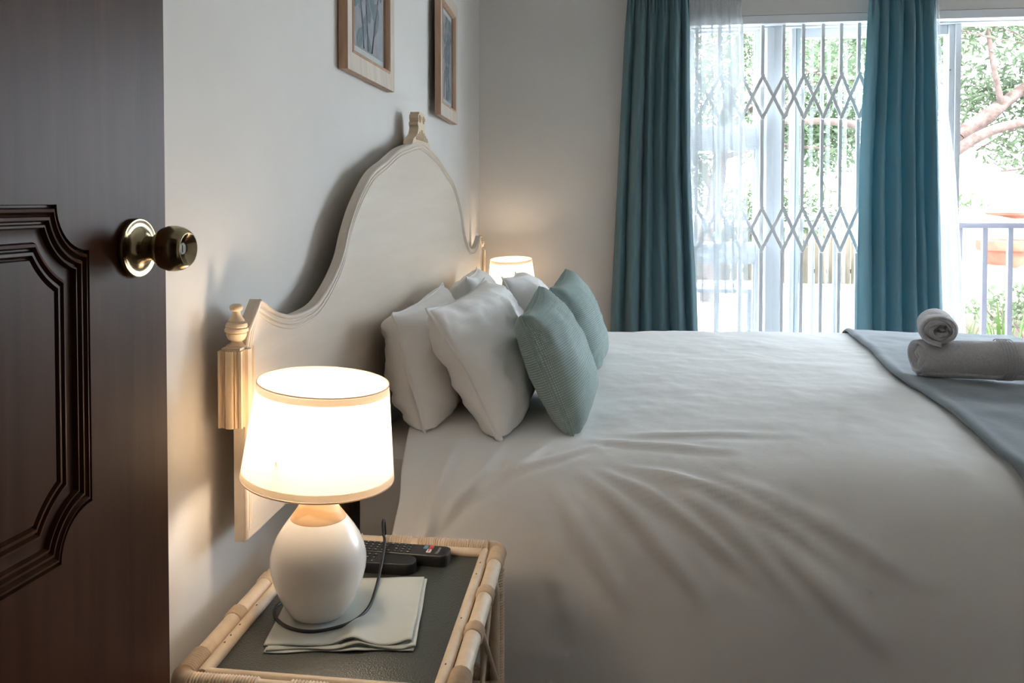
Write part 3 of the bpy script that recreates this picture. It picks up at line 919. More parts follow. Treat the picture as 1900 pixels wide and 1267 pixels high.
def bed_z(x, y):
    x, y = max(x, 0.2), min(max(y, 1.72), 3.38)
    fx, fy = (x - 0.2) / 0.02, (y - 1.70) / 0.02
    i, j = int(fx), int(fy)
    def g(i, j):
        if (i, j) not in _bz:
            yy = 1.70 + 0.02 * j
            k = min(range(len(_pl)), key=lambda k: abs(_pl[k].x - yy) + (10 if _pl[k].y < 0.5 else 0))
            _bz[(i, j)] = duvet_pt(0.2 + 0.02 * i, _cum[k] / LEN).z
        return _bz[(i, j)]
    a, b_ = fx - i, fy - j
    return lerp(lerp(g(i, j), g(i + 1, j), a), lerp(g(i, j + 1), g(i + 1, j + 1), a), b_)
# throw across the foot
def throw_pt(u, v):
    t = lerp(0.10, 0.88, v)
    edge = 1.402 + 0.100 * smoothstep(2.1, 3.9, prof_at(t)[0].x) * 1.2 + 0.008 * math.sin(v * 9) + 0.005 * math.sin(v * 23)
    s = lerp(edge, 2.30, u)
    p = duvet_pt(s, t, 0.010 + 0.006 * math.exp(-((u - 0.015) / 0.02) ** 2) - 0.004 * math.exp(-(u / 0.006) ** 2) + 0.003 * fbm(s * 4, t * 12, 2.2, 3) + 0.004 * abs(fbm(s * 3 + t * 9, t * 6 - s, 8.0, 2)))
    return p
th = MB().grid(throw_pt, 110, 180).build('bed_throw', m_throw, None, smooth=180, fix=False)
md = th.modifiers.new('thickness', 'SOLIDIFY'); md.thickness = 0.008; md.offset = 0
tag(th, 'blue grey knitted throw laid across the foot of the bed', 'blanket')

# ------------------------------------------------------------------ pillows and cushions
def pillow(name, m, NB, NT, FB, FT, T, label, cat, group, seed, flange=0.0, wr=0.006, seam=None, pinch=0.05, front=1.0, back=1.0, n=56, power=0.42):
    """NB.. near-bottom, near-top, far-bottom, far-top corners; T half thickness"""
    NB, NT, FB, FT = map(Vector, (NB, NT, FB, FT))
    ax_u = ((FB - NB) + (FT - NT)).normalized()
    ax_v = ((NT - NB) + (FT - FB)).normalized()
    nz = ax_v.cross(ax_u).normalized()
    if nz.x < 0: nz = -nz                       # front side towards the room
    ctr = (NB + NT + FB + FT) / 4
    E = 1.0 + flange
    def surf(u, v, side):
        uc, vc = max(-1, min(1, u)), max(-1, min(1, v))
        q0 = max(abs(u), abs(v)) - 1.0
        u = uc + (u - uc) * (0.30 + 0.70 * abs(vc) ** 6)
        v = vc + (v - vc) * (0.30 + 0.70 * abs(uc) ** 6)
        # edges draw in between the corners
        du = u * (1 - pinch * (1 - vc * vc)); dv_ = v * (1 - pinch * 1.3 * (1 - uc * uc))
        a, b_ = (du + 1) / 2, (dv_ + 1) / 2
        P = (NB * (1 - a) + FB * a) * (1 - b_) + (NT * (1 - a) + FT * a) * b_
        prof_ = max(0.0, (1 - abs(uc) ** 2.6)) ** power * max(0.0, (1 - abs(vc) ** 2.6)) ** power
        th_ = T * prof_
        cor = (abs(uc) * abs(vc)) ** 2
        w = fbm(uc * 1.6 + seed, vc * 1.6, side * 3.3, 4) * wr * 1.6
        rad = math.atan2(vc, uc)
        edge = max(abs(uc), abs(vc))
        w += (wr * 0.12 if flange else 0) * math.sin(rad * 13 + 4 * fbm(uc * 2, vc * 2, seed, 2)) * smoothstep(0.45, 0.85, edge) * smoothstep(1.0, 0.9, edge)
        w -= wr * 1.5 * abs(fbm(uc * 2.6, vc * 2.6 + seed, 5.5, 3)) * prof_
        th_ = max(0.0, th_ + w * min(1, prof_ * 3))
        d = side * th_ * (front if side > 0 else back)
        if q0 > 0:
            q0 = min(1.0, q0 / max(flange, 1e-6))
            d = side * 0.0028 * math.sin(PI * q0) + 0.005 * math.sin(3 * u + 4 * v + seed) * q0
        P = P + nz * d
        zb = bed_z(P.x, P.y) + 0.004 + (0.003 if side > 0 and q0 < 0 else 0)
        if P.z < zb: P.z = zb + 0.0015 * (zb - P.z)
        return P
    b = MB()
    def mp(a):
        a = a * 2 - 1
        if flange == 0: return math.sin(a * PI / 2)
        k = 0.93
        return math.sin(a / k * PI / 2) if abs(a) <= k else (1 + flange * (abs(a) - k) / (1 - k)) * (1 if a > 0 else -1)
    b.grid(lambda u, v: surf(mp(u), mp(v), 1), n, n, (2, 2))
    b.grid(lambda u, v: surf(mp(u), mp(v), -1), n, n, (2, 2))
    base = Vector((ctr.x, ctr.y, min(p[2] for p in b.v)))
    b.v = [tuple(Vector(p) - base) for p in b.v]
    root_name = name
    me = b.build(root_name, m, None, smooth=180, fix=False)
    bm = bmesh.new(); bm.from_mesh(me.data)
    bmesh.ops.remove_doubles(bm, verts=bm.verts[:], dist=0.0002)
    bmesh.ops.recalc_face_normals(bm, faces=bm.faces[:])
    bm.to_mesh(me.data); bm.free()
    me.location = base
    tag(me, label, cat, group)
    if seam is not None:
        pts = []
        for k in range(161):
            q_ = k / 160 * 4
            i, f_ = int(q_) % 4, q_ - int(q_)
            uv = [(-1 + 2 * f_, -1), (1, -1 + 2 * f_), (1 - 2 * f_, 1), (-1, 1 - 2 * f_)][i]
            pts.append((surf(uv[0], uv[1], 1) + surf(uv[0], uv[1], -1)) / 2 - base)
        MB().tube(pts[:-1] + [pts[0]], 0.0028, 6).build('seam_piping', seam, me, smooth=60)
    return me
G1, G2 = 'white pillows propped on the headboard', 'sage cushions in front of the pillows'
pillow('pillow', m_linen, (.215, 1.905, .570), (.135, 1.925, .855), (.215, 2.53, .58), (.135, 2.53, .865), .098, 'white pillow leaning on the headboard beside the near bedside lamp', 'pillow', G1, 1.3, 0.055, 0.013, front=0.8)
pillow('pillow', m_linen, (.392, 1.895, .570), (.222, 1.925, .868), (.405, 2.53, .58), (.265, 2.55, .880), .105, 'white pillow between the nearest white pillow and the near sage cushion', 'pillow', G1, 4.7, 0.055, 0.013, back=0.8)
pillow('pillow', m_linen, (.215, 2.62, .58), (.195, 2.62, .880), (.215, 3.22, .58), (.14, 3.22, .86), .10, 'white pillow leaning on the far half of the headboard', 'pillow', G1, 7.9, 0.055, 0.010)
pillow('pillow', m_linen, (.425, 2.62, .58), (.310, 2.62, .880), (.43, 3.22, .58), (.29, 3.22, .845), .105, 'white pillow just in front of the far bedside lamp', 'pillow', G1, 9.1, 0.055, 0.010, back=0.5)
pillow('cushion', m_cush, (.548, 1.925, .583), (.425, 1.965, .852), (.575, 2.36, .59), (.440, 2.36, .882), .082, 'sage green waffle cushion nearest the bedside lamp, in front', 'cushion', G2, 2.2, 0.0, 0.004, seam=m_cush, pinch=0.07, power=0.36, back=0.75)
pillow('cushion', m_cush, (.575, 2.47, .59), (.465, 2.47, .868), (.595, 2.86, .59), (.490, 2.86, .890), .080, 'sage green waffle cushion half hidden behind the other one', 'cushion', G2, 6.1, 0.0, 0.004, seam=m_cush, pinch=0.07, power=0.36, back=0.75)

# ------------------------------------------------------------------ rolled towels
def roll(name, R, turns, length, label, cat_group, thick, squash=1.0, n=200, nl=30, seed=0, r0=0.012):
    """spiral rolled sheet, axis local +x from 0..length, resting on local z=0"""
    def fn(u, v):
        a = u * turns * 2 * PI
        r = lerp(r0, R, u)
        w = 0.004 * fbm(a * 0.5, v * 3, seed, 3)
        rr = r + w
        endr = 1 - 0.10 * (abs(2 * v - 1) ** 8) * u
        x = v * length + 0.010 * math.sin(a * 1.3 + seed) * (2 * v - 1) + (0.5 - v) * 0.03 * (1 - u)
        return (x, rr * endr * math.sin(a + 2.6), R + rr * endr * math.cos(a + 2.6) * squash - R * (1 - squash))
    b = MB().grid(fn, n, nl)
    o = b.build(name, m_towel, None, smooth=180, fix=False)
    md = o.modifiers.new('thickness', 'SOLIDIFY'); md.thickness = thick; md.offset = 0
    tag(o, label, 'towel', cat_group)
    return o
zt1 = bed_z(1.65, 2.44) + 0.020
big = roll('rolled_towel', 0.049, 4.2, 0.50, 'large grey towel roll lying across the throw', 'rolled grey towels on the bed', 0.0095, 1.0, seed=2.0)
big.location = (1.450, 2.45, zt1 + 0.004); big.rotation_euler = (0, 0, math.radians(-2))
for k in range(5):
    pts = [(0.200 + 0.008 * k + 0.0008 * math.sin(a * 0.3), 0.0540 * math.sin(a * 2 * PI / 40), 0.049 + 0.0540 * math.cos(a * 2 * PI / 40)) for a in range(41)]
    MB().tube(pts, 0.0014, 6, cap=False).build('woven_band', m_towel, big, smooth=60)
small = roll('rolled_towel', 0.046, 4.1, 0.20, 'small grey towel roll resting on top of the larger roll', 'rolled grey towels on the bed', 0.0104, 0.84, seed=5.0, n=160, r0=0.003)
small.rotation_euler = (0, 0, math.radians(74)); small.location = (1.490, 2.395, zt1 + 0.094)

# ------------------------------------------------------------------ bedside table (built around its own centre)
TX, TY, TZ = 0.251, 1.275, 0.495
def make_table():
    root = empty('rattan_table', (TX, TY, 0))
    hx, hy = 0.180, 0.240
    cr = 0.018
    # outer rail ring
    def ring(hx, hy, z, r, cr):
        pts = []
        for cx_, cy_, st in ((hx - cr, hy - cr, 0), (-hx + cr, hy - cr, 90), (-hx + cr, -hy + cr, 180), (hx - cr, -hy + cr, 270)):
            for k in range(7):
                a = math.radians(st + 15 * k)
                pts.append((cx_ + cr * math.cos(a), cy_ + cr * math.sin(a), z))
        return pts
    rg = ring(hx, hy, TZ, 0.0125, cr)
    MB().tube(rg + [rg[0], rg[1]], 0.0125, 14, cap=False).build('top_rail', m_rattan, root, smooth=60)
    # inner canes, one to each side
    iz, ir = TZ + 0.001, 0.0085
    for s in (-1, 1):
        MB().tube([(s * (hx - 0.0225), -hy + 0.02, iz), (s * (hx - 0.0225), -hy * 0.3, iz), (s * (hx - 0.0225), hy - 0.02, iz)], ir, 12).build('inner_cane', m_rattan, root, smooth=60)
        MB().tube([(-hx + 0.028, s * (hy - 0.0225), iz), (hx - 0.028, s * (hy - 0.0225), iz)], ir, 12).build('inner_cane', m_rattan, root, smooth=60)
    # bindings: ribbed sleeves round the canes
    def sleeve(p, q_, r, per=0.0042, name='binding', m=m_wrap, amp=0.0011):
        p, q_ = Vector(p), Vector(q_)
        L_ = (q_ - p).length; nr = max(2, int(L_ / per))
        pts, rr = [], []
        for i in range(nr):
            for f_, a_ in ((0.0, -1.0), (0.18, 0.2), (0.5, 1.0), (0.82, 0.2)):
                pts.append(p.lerp(q_, (i + f_) / nr)); rr.append(r + amp * a_)
        pts.append(q_); rr.append(r - amp)
        return MB().tube(pts, rr, 12).build(name, m, root, smooth=40)
    for s in (-1, 1):
        for y0, ln in ((hy - cr - 0.052, 0.052), (0.045, 0.024), (-0.075, 0.026), (-hy + cr, 0.050)):
            sleeve((s * hx, y0, TZ), (s * hx, y0 + ln, TZ), 0.0142)
        for x0, ln in ((-hx + cr, 0.09), (hx - cr - 0.13, 0.13), (-0.03, 0.05)):
            sleeve((x0, s * hy, TZ), (x0 + ln, s * hy, TZ), 0.0142)
    # corner bindings (ribbed bends)
    for cx_, cy_, st in ((hx - cr, hy - cr, 0), (-hx + cr, hy - cr, 90), (-hx + cr, -hy + cr, 180), (hx - cr, -hy + cr, 270)):
        pts, rr = [], []
        for i in range(11):
            for f_, a_ in ((0.0, -1.0), (0.25, 0.3), (0.5, 1.0), (0.75, 0.3)):
                a = math.radians(st + 90 * (i + f_) / 11)
                pts.append((cx_ + cr * math.cos(a), cy_ + cr * math.sin(a), TZ)); rr.append(0.0146 + 0.0011 * a_)
        MB().tube(pts, rr, 12).build('corner_binding', m_wrap, root, smooth=40)
    # glass plate
    MB().bbox(-hx + 0.014, hx - 0.014, -hy + 0.014, hy - 0.014, TZ - 0.010, TZ - 0.003, 0.001).build('glass_top', m_tglass, root, smooth=30)
    # legs, wrapped all the way, with curved brace canes
    for sx in (-1, 1):
        for sy in (-1, 1):
            lx, ly = sx * (hx - 0.004), sy * (hy - 0.004)
            MB().tube([(lx, ly, 0.0), (lx, ly, TZ - 0.004)], 0.0115, 12).build('leg', m_rattan, root, smooth=60)
            sleeve((lx, ly, 0.02), (lx, ly, TZ - 0.012), 0.0134, 0.0050, 'leg_binding')
            # arch brace along y
            pts = catmull([(lx, ly - sy * 0.060, TZ - 0.012), (lx, ly - sy * 0.052, TZ - 0.030), (lx, ly - sy * 0.034, TZ - 0.052), (lx, ly - sy * 0.023, TZ - 0.085), (lx, ly - sy * 0.021, TZ - 0.30)], 24)
            MB().tube(pts, 0.0085, 10).build('arch_brace', m_rattan, root, smooth=60)
            pts = catmull([(lx - sx * 0.060, ly, TZ - 0.012), (lx - sx * 0.052, ly, TZ - 0.030), (lx - sx * 0.034, ly, TZ - 0.052), (lx - sx * 0.023, ly, TZ - 0.085), (lx - sx * 0.021, ly, TZ - 0.30)], 24)
            MB().tube(pts, 0.0085, 10).build('arch_brace', m_rattan, root, smooth=60)
    # lower rails and shelf
    zl = 0.265
    for s in (-1, 1):
        sleeve((s * (hx - 0.004), -hy + 0.02, zl), (s * (hx - 0.004), hy - 0.02, zl), 0.011, 0.006, 'lower_rail')
        sleeve((-hx + 0.02, s * (hy - 0.004), zl), (hx - 0.02, s * (hy - 0.004), zl), 0.011, 0.006, 'lower_rail')
    for k in range(9):
        y_ = -hy + 0.03 + (2 * hy - 0.06) * k / 8
        MB().tube([(-hx + 0.004, y_, zl), (hx - 0.004, y_, zl)], 0.006, 8).build('shelf_cane', m_rattan, root, smooth=60)
    # crossed canes on the sides
    for s in (-1, 1):
        x_ = s * (hx - 0.004)
        for a, b_ in ((-hy + 0.025, 0.0), (0.0, -hy + 0.025), (0.0, hy - 0.025), (hy - 0.025, 0.0)):
            MB().tube([(x_ - 0.003 * (1 if a < b_ else -1), a, zl + 0.008), (x_ - 0.003 * (1 if a < b_ else -1), b_, TZ - 0.014)], 0.0042, 8).build('cross_cane', m_rattan, root, smooth=60)
        y_ = s * (hy - 0.004)
        for a, b_ in ((-hx + 0.025, hx - 0.025), (hx - 0.025, -hx + 0.025)):
            MB().tube([(a, y_ - 0.003 * (1 if a < b_ else -1), zl + 0.008), (b_, y_ - 0.003 * (1 if a < b_ else -1), TZ - 0.014)], 0.0042, 8).build('cross_cane', m_rattan, root, smooth=60)
    # little scars on the canes
    rnd = random.Random(4)
    for s in (-1, 1):
        for k in range(4):
            y_ = rnd.uniform(-hy + 0.05, hy - 0.05)
            MB().lathe([(0, 0.0008), (0.0022, 0.0004), (0.0024, -0.001)], 8, Matrix.Translation((s * (hx - 0.0225), y_, iz + ir - 0.0003)) @ Matrix.Scale(0.5, 4, (1, 0, 0))).build('cane_scar', m_knot, root)
    return root
tbl = make_table()
tag(tbl, 'pale rattan bedside table with dark pebbled glass top beside the open door', 'table', 'rattan bedside tables')
tbl2 = copy_tree(tbl)
tbl2.location = (TX, 3.945, 0)
tag(tbl2, 'rattan bedside table hidden behind the bed under the far lamp', 'table', 'rattan bedside tables')
TOPZ = TZ - 0.003

# folded cloth under the lamp
A = [Vector((.145, 1.135, 0)), Vector((.350, 1.168, 0)), Vector((.322, 1.384, 0)), Vector((.118, 1.345, 0))]
napk = tag(empty('folded_cloth', (0.235, 1.26, TOPZ)), 'folded pale linen cloth under the near lamp', 'cloth')
def cloth_layer(off, z0, th_, grow, seed):
    def hump(u, v):
        e = smoothstep(0.55, 0.0, v)
        h = 0.0085 * math.exp(-((u - 0.60) / 0.10) ** 2) * e + 0.004 * math.exp(-((u - 0.98) / 0.06) ** 2) * e + 0.0012 * (1 + math.sin(u * 17 + seed)) * e * 0.5
        # flattened under the lamp foot
        return h
    def P(u, v):
        a = A[0].lerp(A[1], u); b_ = A[3].lerp(A[2], u)
        q_ = a.lerp(b_, v) + Vector(off)
        edge_w = 0.0025 * math.sin(u * 14 + seed) * (1 - v) + 0.002 * math.sin(v * 11 + seed)
        q_ += Vector((0.3 * edge_w, -edge_w, 0))
        return Vector((q_.x - 0.235, q_.y - 1.26, z0 + hump(u, v) * grow + 0.0016 * abs(fbm(u * 3.5, v * 3.5, 0.3, 3)) * smoothstep(0.35, 0.6, u)))
    return P
zc = 0.0006
for i, (off, grow) in enumerate((((0.004, -0.010, 0), 0.35), ((0.006, -0.004, 0), 0.75), ((0.0, 0.0, 0), 1.0))):
    P = cloth_layer(off, zc + 0.0019 * i, 0.001, grow, 1.7 * i)
    o = MB().grid(P, 60, 40, (1, 1)).build('cloth_layer', m_napkin, napk, smooth=180, fix=False)
    md = o.modifiers.new('thickness', 'SOLIDIFY'); md.thickness = 0.0011; md.offset = 1
    # darker stitched hem along the front fold
    if i:
        MB().tube([P(k / 40, 0.0) - Vector((0, 0.0003, 0.0009)) for k in range(41)], 0.0007, 5).build('hem', m_napkin_e, napk, smooth=60)

# ------------------------------------------------------------------ lamps
def make_lamp(name, loc, tilt, label, cord=True):
    root = tag(empty(name, loc), label, 'lamp', 'table lamps either side of the bed')
    MB().lathe([(0.0, 0.0), (0.040, 0.0), (0.0435, 0.003), (0.050, 0.014), (0.0580, 0.028), (0.0655, 0.047), (0.0705, 0.066), (0.0718, 0.078), (0.0712, 0.088), (0.0680, 0.101), (0.0620, 0.115), (0.0540, 0.128), (0.0465, 0.1385), (0.0420, 0.1440), (0.0, 0.1440)], 64).build('ceramic_body', m_ceramic, root, smooth=50)
    MB().lathe([(0.0405, 0.1435), (0.0415, 0.1442), (0.0413, 0.1452), (0.0340, 0.1550), (0.0270, 0.1660), (0.0200, 0.1780), (0.0160, 0.1860), (0.0, 0.1865)], 48).build('wooden_neck', m_neck, root, smooth=50)
    MB().lathe([(0.0, 0.185), (0.0085, 0.185), (0.0085, 0.200), (0.0165, 0.202), (0.0165, 0.250), (0.0, 0.251)], 24).build('bulb_socket', m_alu, root, smooth=40)
    bz = 0.284
    bl = []
    for k in range(13):
        a = -PI / 2 + PI * k / 12
        bl.append((max(0.0001, 0.028 * math.cos(a)), bz + 0.030 * math.sin(a)))
    MB().lathe(bl, 24).build('bulb', m_bulb, root, smooth=180)
    # shade with edge tapes, on a slightly tilted ring
    sh = empty('lamp_shade'); sh.parent = root
    z0, z1, r0, r1 = 0.207, 0.350, 0.1140, 0.0975
    sh.location = (0, 0, z0); sh.rotation_euler = tilt
    H = z1 - z0
    def rad(z): return lerp(r0, r1, z / H)
    MB().lathe([(rad(z), z) for z in [H * k / 10 for k in range(11)]], 72).build('shade_fabric', m_shade, sh, smooth=180)
    def band(za, zb, o=0.0008):
        MB().lathe([(rad(za) - o, za), (rad(za) + o, za), (rad(zb) + o, zb), (rad(zb) - o, zb), (rad(za) - o, za)], 72).build('edge_tape', m_trim, sh, smooth=40)
    band(-0.0006, 0.0012, 0.0006); band(H - 0.0012, H + 0.0006, 0.0006)
    MB().lathe([(rad(0.0025) - 0.001, 0.0025), (rad(0.012) - 0.001, 0.012)], 72).build('turned_hem', m_shade, sh, smooth=180)
    MB().lathe([(rad(H - 0.012) - 0.001, H - 0.012), (rad(H - 0.0025) - 0.001, H - 0.0025)], 72).build('turned_hem', m_shade, sh, smooth=180)
    for k in range(3):
        a = math.radians(15 + 120 * k)
        MB().tube([(rad(0.05) * math.cos(a) * 0.99, rad(0.05) * math.sin(a) * 0.99, 0.05), (0.016 * math.cos(a), 0.016 * math.sin(a), 0.034)], 0.0015, 6).build('shade_spoke', m_alu, sh, smooth=60)
    MB().lathe([(0.0172, 0.031), (0.0195, 0.031), (0.0195, 0.037), (0.0172, 0.037), (0.0172, 0.031)], 20).build('shade_ring', m_alu, sh, smooth=40)
    if cord:
        L = Vector(loc)
        zc_ = 0.0085
        raw = [(.150, 1.275, .012), (.128, 1.262, zc_), (.122, 1.240, zc_), (.132, 1.212, zc_), (.158, 1.187, zc_), (.190, 1.176, zc_), (.222, 1.181, zc_ + .002), (.250, 1.212, zc_), (.262, 1.255, zc_), (.258, 1.310, zc_), (.250, 1.370, zc_ + .004), (.246, 1.410, .030), (.238, 1.450, .036), (.228, 1.480, .034), (.218, 1.515, .042), (.214, 1.541, .030), (.213, 1.552, -.02), (.21, 1.556, -.12), (.20, 1.55, -.30)]
        pts = catmull([(a - L.x, b_ - L.y, TOPZ + c - L.z) for a, b_, c in raw], 150)
        MB().tube(pts, 0.0025, 10).build('power_cord', m_black, root, smooth=60)
    return root
lamp = make_lamp('table_lamp', (0.190, 1.240, TOPZ + 0.0072), (math.radians(1.0), math.radians(4.2), 0), 'lit table lamp with white ceramic base on the near rattan table')
lamp2 = make_lamp('table_lamp', (0.190, 4.015, TOPZ + 0.002), (math.radians(5.0), math.radians(-1.5), 0), 'lit table lamp glowing behind the pillows in the far corner', cord=False)

# ------------------------------------------------------------------ remote controls
def remote(name, loc, rz, Lr, Wr, Hr, label, seed, coloured):
    root = tag(empty(name, loc, rz), label, 'remote control', 'remote controls on the near table')
    bm = bmesh.new()
    rad = 0.012 if coloured else Wr * 0.48
    poly = []
    for cx_, cy_, st in ((Lr / 2 - rad, Wr / 2 - rad, 0), (-Lr / 2 + rad, Wr / 2 - rad, 90), (-Lr / 2 + rad, -Wr / 2 + rad, 180), (Lr / 2 - rad, -Wr / 2 + rad, 270)):
        for k in range(9):
            a = math.radians(st + 90 * k / 8); poly.append((cx_ + rad * math.cos(a), cy_ + rad * math.sin(a)))
    b = MB()
    n_ = len(poly)
    lv = [(0.90, 0.0), (0.97, 0.003), (1.0, Hr * 0.45), (1.0, Hr - 0.003), (0.975, Hr - 0.0008), (0.94, Hr)]
    for sc, z in lv:
        b.add([(p[0] - (1 - sc) * 0.25 * (Wr) * (1 if p[0] > 0 else -1), p[1] * sc, z) for p in poly], [])
    for i in range(len(lv) - 1):
        for k in range(n_):
            j = (k + 1) % n_
            b.f.append((i * n_ + k, i * n_ + j, (i + 1) * n_ + j, (i + 1) * n_ + k))
    b.f.append(tuple(range(n_))); b.f.append(tuple(range((len(lv) - 1) * n_, len(lv) * n_)))
    b.build('casing', m_blackpl, root, smooth=40)
    rnd = random.Random(seed)
    cols = int((Lr - 0.075) / 0.0115)
    pads, marks = MB(), MB()
    for c in range(cols):
        for r in range(3 if not coloured else 4):
            nr = 3 if not coloured else 4
            x = -Lr / 2 + 0.018 + 0.0115 * c
            y = (r - (nr - 1) / 2) * (Wr * 0.66 / (nr - 1))
            if coloured and r in (1, 2) and c % 5 == 3: continue
            pads.bbox(x - 0.0042, x + 0.0042, y - 0.0032, y + 0.0032, Hr - 0.001, Hr + 0.0012, 0.0008)
            w, h = rnd.uniform(0.0010, 0.0019), rnd.uniform(0.0008, 0.0014)
            marks.box(x - w, x + w, y - h, y + h, Hr + 0.0012, Hr + 0.0014)
    stuff(pads.build('button_pads', m_btnk, root, smooth=30))
    stuff(marks.build('button_legends', m_btn, root))
    if coloured:
        x = Lr / 2 - 0.044
        for dx, dy, m_, nm in ((0.0, 0.010, m_btn_b, 'blue_button'), (0.0095, 0.012, m_btn_r, 'red_button'), (0.0085, -0.004, m_btn_w, 'white_button')):
            MB().bbox(x + dx - 0.0038, x + dx + 0.0038, dy - 0.0062, dy + 0.0062, Hr - 0.001, Hr + 0.0016, 0.0008).build(nm, m_, root, smooth=30)
        MB().box(x + 0.0085 - 0.0012, x + 0.0085 + 0.0012, -0.008, 0.0, Hr + 0.0016, Hr + 0.0018).build('red_legend', m_btn_r, root)
        cu = bpy.data.curves.new('maker_name', 'FONT'); cu.body = 'Hisense'; cu.size = 0.0085; cu.align_x = 'CENTER'; cu.align_y = 'CENTER'; cu.extrude = 0.0001
        to = bpy.data.objects.new('tmp_text', cu); COL.objects.link(to)
        bpy.context.view_layer.update()
        me = bpy.data.meshes.new_from_object(to.evaluated_get(bpy.context.evaluated_depsgraph_get()))
        bpy.data.objects.remove(to)
        me.materials.clear(); me.materials.append(m_btn)
        tx = bpy.data.objects.new('maker_name', me); COL.objects.link(tx); tx.parent = root
        tx.location = (Lr / 2 - 0.020, 0.001, Hr + 0.0002); tx.rotation_euler = (0, 0, PI / 2)
    return root
remote('remote_control', (0.245, 1.457, TOPZ + 0.0005), math.radians(-3), 0.215, 0.044, 0.020, 'black remote control with coloured buttons against the back rail', 3, True)
remote('remote_control', (0.205, 1.413, TOPZ + 0.0005), math.radians(-1), 0.195, 0.040, 0.019, 'black round-ended remote control with small grey buttons between cloth and other remote', 8, False)

# ------------------------------------------------------------------ outside
struct(box_obj('balcony_floor', 0.2, 5.5, 4.50, 4.86, -0.12, -0.02, m_pave))
struct(box_obj('patio_ground', -8, 14, 4.86, 12.3, -0.25, -0.12, m_pave))
struct(box_obj('garden_ground', -20, 30, 12.3, 40, -0.30, -0.16, m_grass))
struct(box_obj('garden_kerb', -6, 5.0, 12.25, 12.45, -0.16, -0.04, m_stone))
# railing
rl = tag(empty('balcony_railing', (2.4, 4.75, -0.02)), 'grey metal balcony railing outside the open doorway', 'railing')
def rp(b, name, **k):
    o = b.build(name, m_rail, rl, **k); o.location = (-2.4, -4.75, 0.02); return o
rp(MB().bbox(0.4, 5.2, 4.735, 4.765, 0.975, 1.003, 0.003), 'top_rail', smooth=30)
rp(MB().bbox(0.4, 5.2, 4.738, 4.762, 0.06, 0.085, 0.003), 'bottom_rail', smooth=30)
x = 2.482 - 0.125 * 16
while x < 5.1:
    w = 0.0125
    rp(MB().bbox(x - w, x + w, 4.739, 4.761, 0.085, 0.977, 0.002), 'baluster', smooth=30)
    x += 0.1222
for x in (0.42, 5.18):
    rp(MB().bbox(x - 0.02, x + 0.02, 4.73, 4.77, -0.02, 1.003, 0.003), 'end_post', smooth=30)
# steel garden table
gt = tag(empty('garden_table', (1.15, 5.75, -0.12)), 'dark steel garden table outside the left window panes', 'table')
def gp(b, name, m=m_tabled, **k):
    o = b.build(name, m, gt, **k); o.location = (-1.15, -5.75, 0.12); return o
gp(MB().bbox(0.70, 1.625, 5.45, 6.05, 0.545, 0.572, 0.003), 'table_top', smooth=30)
for lx in (0.73, 1.592):
    for ly in (5.48, 6.02):
        gp(MB().bbox(lx - 0.016, lx + 0.016, ly - 0.016, ly + 0.016, -0.12, 0.545, 0.003), 'leg', smooth=30)
# fence
fe = tag(empty('garden_fence', (3.5, 13.2, -0.16)), 'weathered wooden board fence at the end of the garden', 'fence')
rnd = random.Random(12)
plank = None
for k in range(60):
    x = -1.5 + 0.17 * k
    h = rnd.uniform(-0.03, 0.03)
    if plank is None:
        plank = MB().bbox(-0.078, 0.078, -0.012, 0.012, 0, 0.92, 0.004).build('fence_board', m_fence, fe, smooth=30)
        o = plank
    else:
        o = bpy.data.objects.new('fence_board', plank.data); COL.objects.link(o); o.parent = fe
    o.location = (x - 3.5, 0, h * 0.3)
    o.scale = (1, 1, 1 + h)
for z in (0.2, 0.7):
    o = MB().bbox(-5.1, 5.2, 0.012, 0.045, z, z + 0.07, 0.004).build('fence_rail', m_fence, fe, smooth=30)
# rockery blocks, pots
def rock(name, c, s, seed, label):
    bm = bmesh.new(); bmesh.ops.create_cube(bm, size=1.0)
    bmesh.ops.subdivide_edges(bm, edges=bm.edges[:], cuts=5, use_grid_fill=True)
    for v in bm.verts:
        p = v.co.copy(); r = p.normalized() * 0.62
        q_ = p.lerp(r, 0.45)
        q_ *= 1 + 0.22 * noise.noise(q_ * 2.2 + Vector((seed, 0, 0)))
        v.co = Vector((q_.x * s[0], q_.y * s[1], q_.z * s[2] + s[2] * 0.5))
    me = bpy.data.meshes.new(name); bm.to_mesh(me); bm.free()
    me.materials.append(m_stone); me.polygons.foreach_set('use_smooth', [True] * len(me.polygons))
    o = bpy.data.objects.new(name, me); COL.objects.link(o); o.location = c
    tag(o, label, 'rock', 'rockery stones below the pots')
    return o
rock('garden_rock', (4.35, 8.35, -0.14), (1.3, 0.9, 0.72), 1, 'large pale sandstone boulder below the terracotta pots')
rock('garden_rock', (3.25, 7.7, -0.14), (0.5, 0.5, 0.40), 5, 'smaller pale boulder beside the large one')
rock('garden_rock', (4.6, 9.4, -0.14), (1.0, 0.8, 1.12), 9, 'tall pale boulder under the shallow terracotta bowl')
def pot(name, loc, prof_, label):
    o = MB().lathe(prof_, 36, None).build('pot_body', m_terra, None, smooth=40)
    root = tag(empty(name, loc), label, 'pot', 'terracotta pots')
    o.parent = root
    return root
p1 = pot('terracotta_pot', (4.12, 8.1, 0.42), [(0, 0), (0.12, 0), (0.14, 0.03), (0.19, 0.17), (0.21, 0.26), (0.235, 0.262), (0.245, 0.29), (0.242, 0.345), (0.215, 0.35), (0.205, 0.33), (0.0, 0.32)], 'large terracotta pot with a thick rim behind the railing')
p2 = pot('terracotta_bowl', (4.58, 9.2, 0.88), [(0, 0), (0.10, 0), (0.16, 0.04), (0.20, 0.085), (0.215, 0.09), (0.215, 0.115), (0.19, 0.115), (0.0, 0.10)], 'shallow terracotta bowl on the tall boulder above the railing')

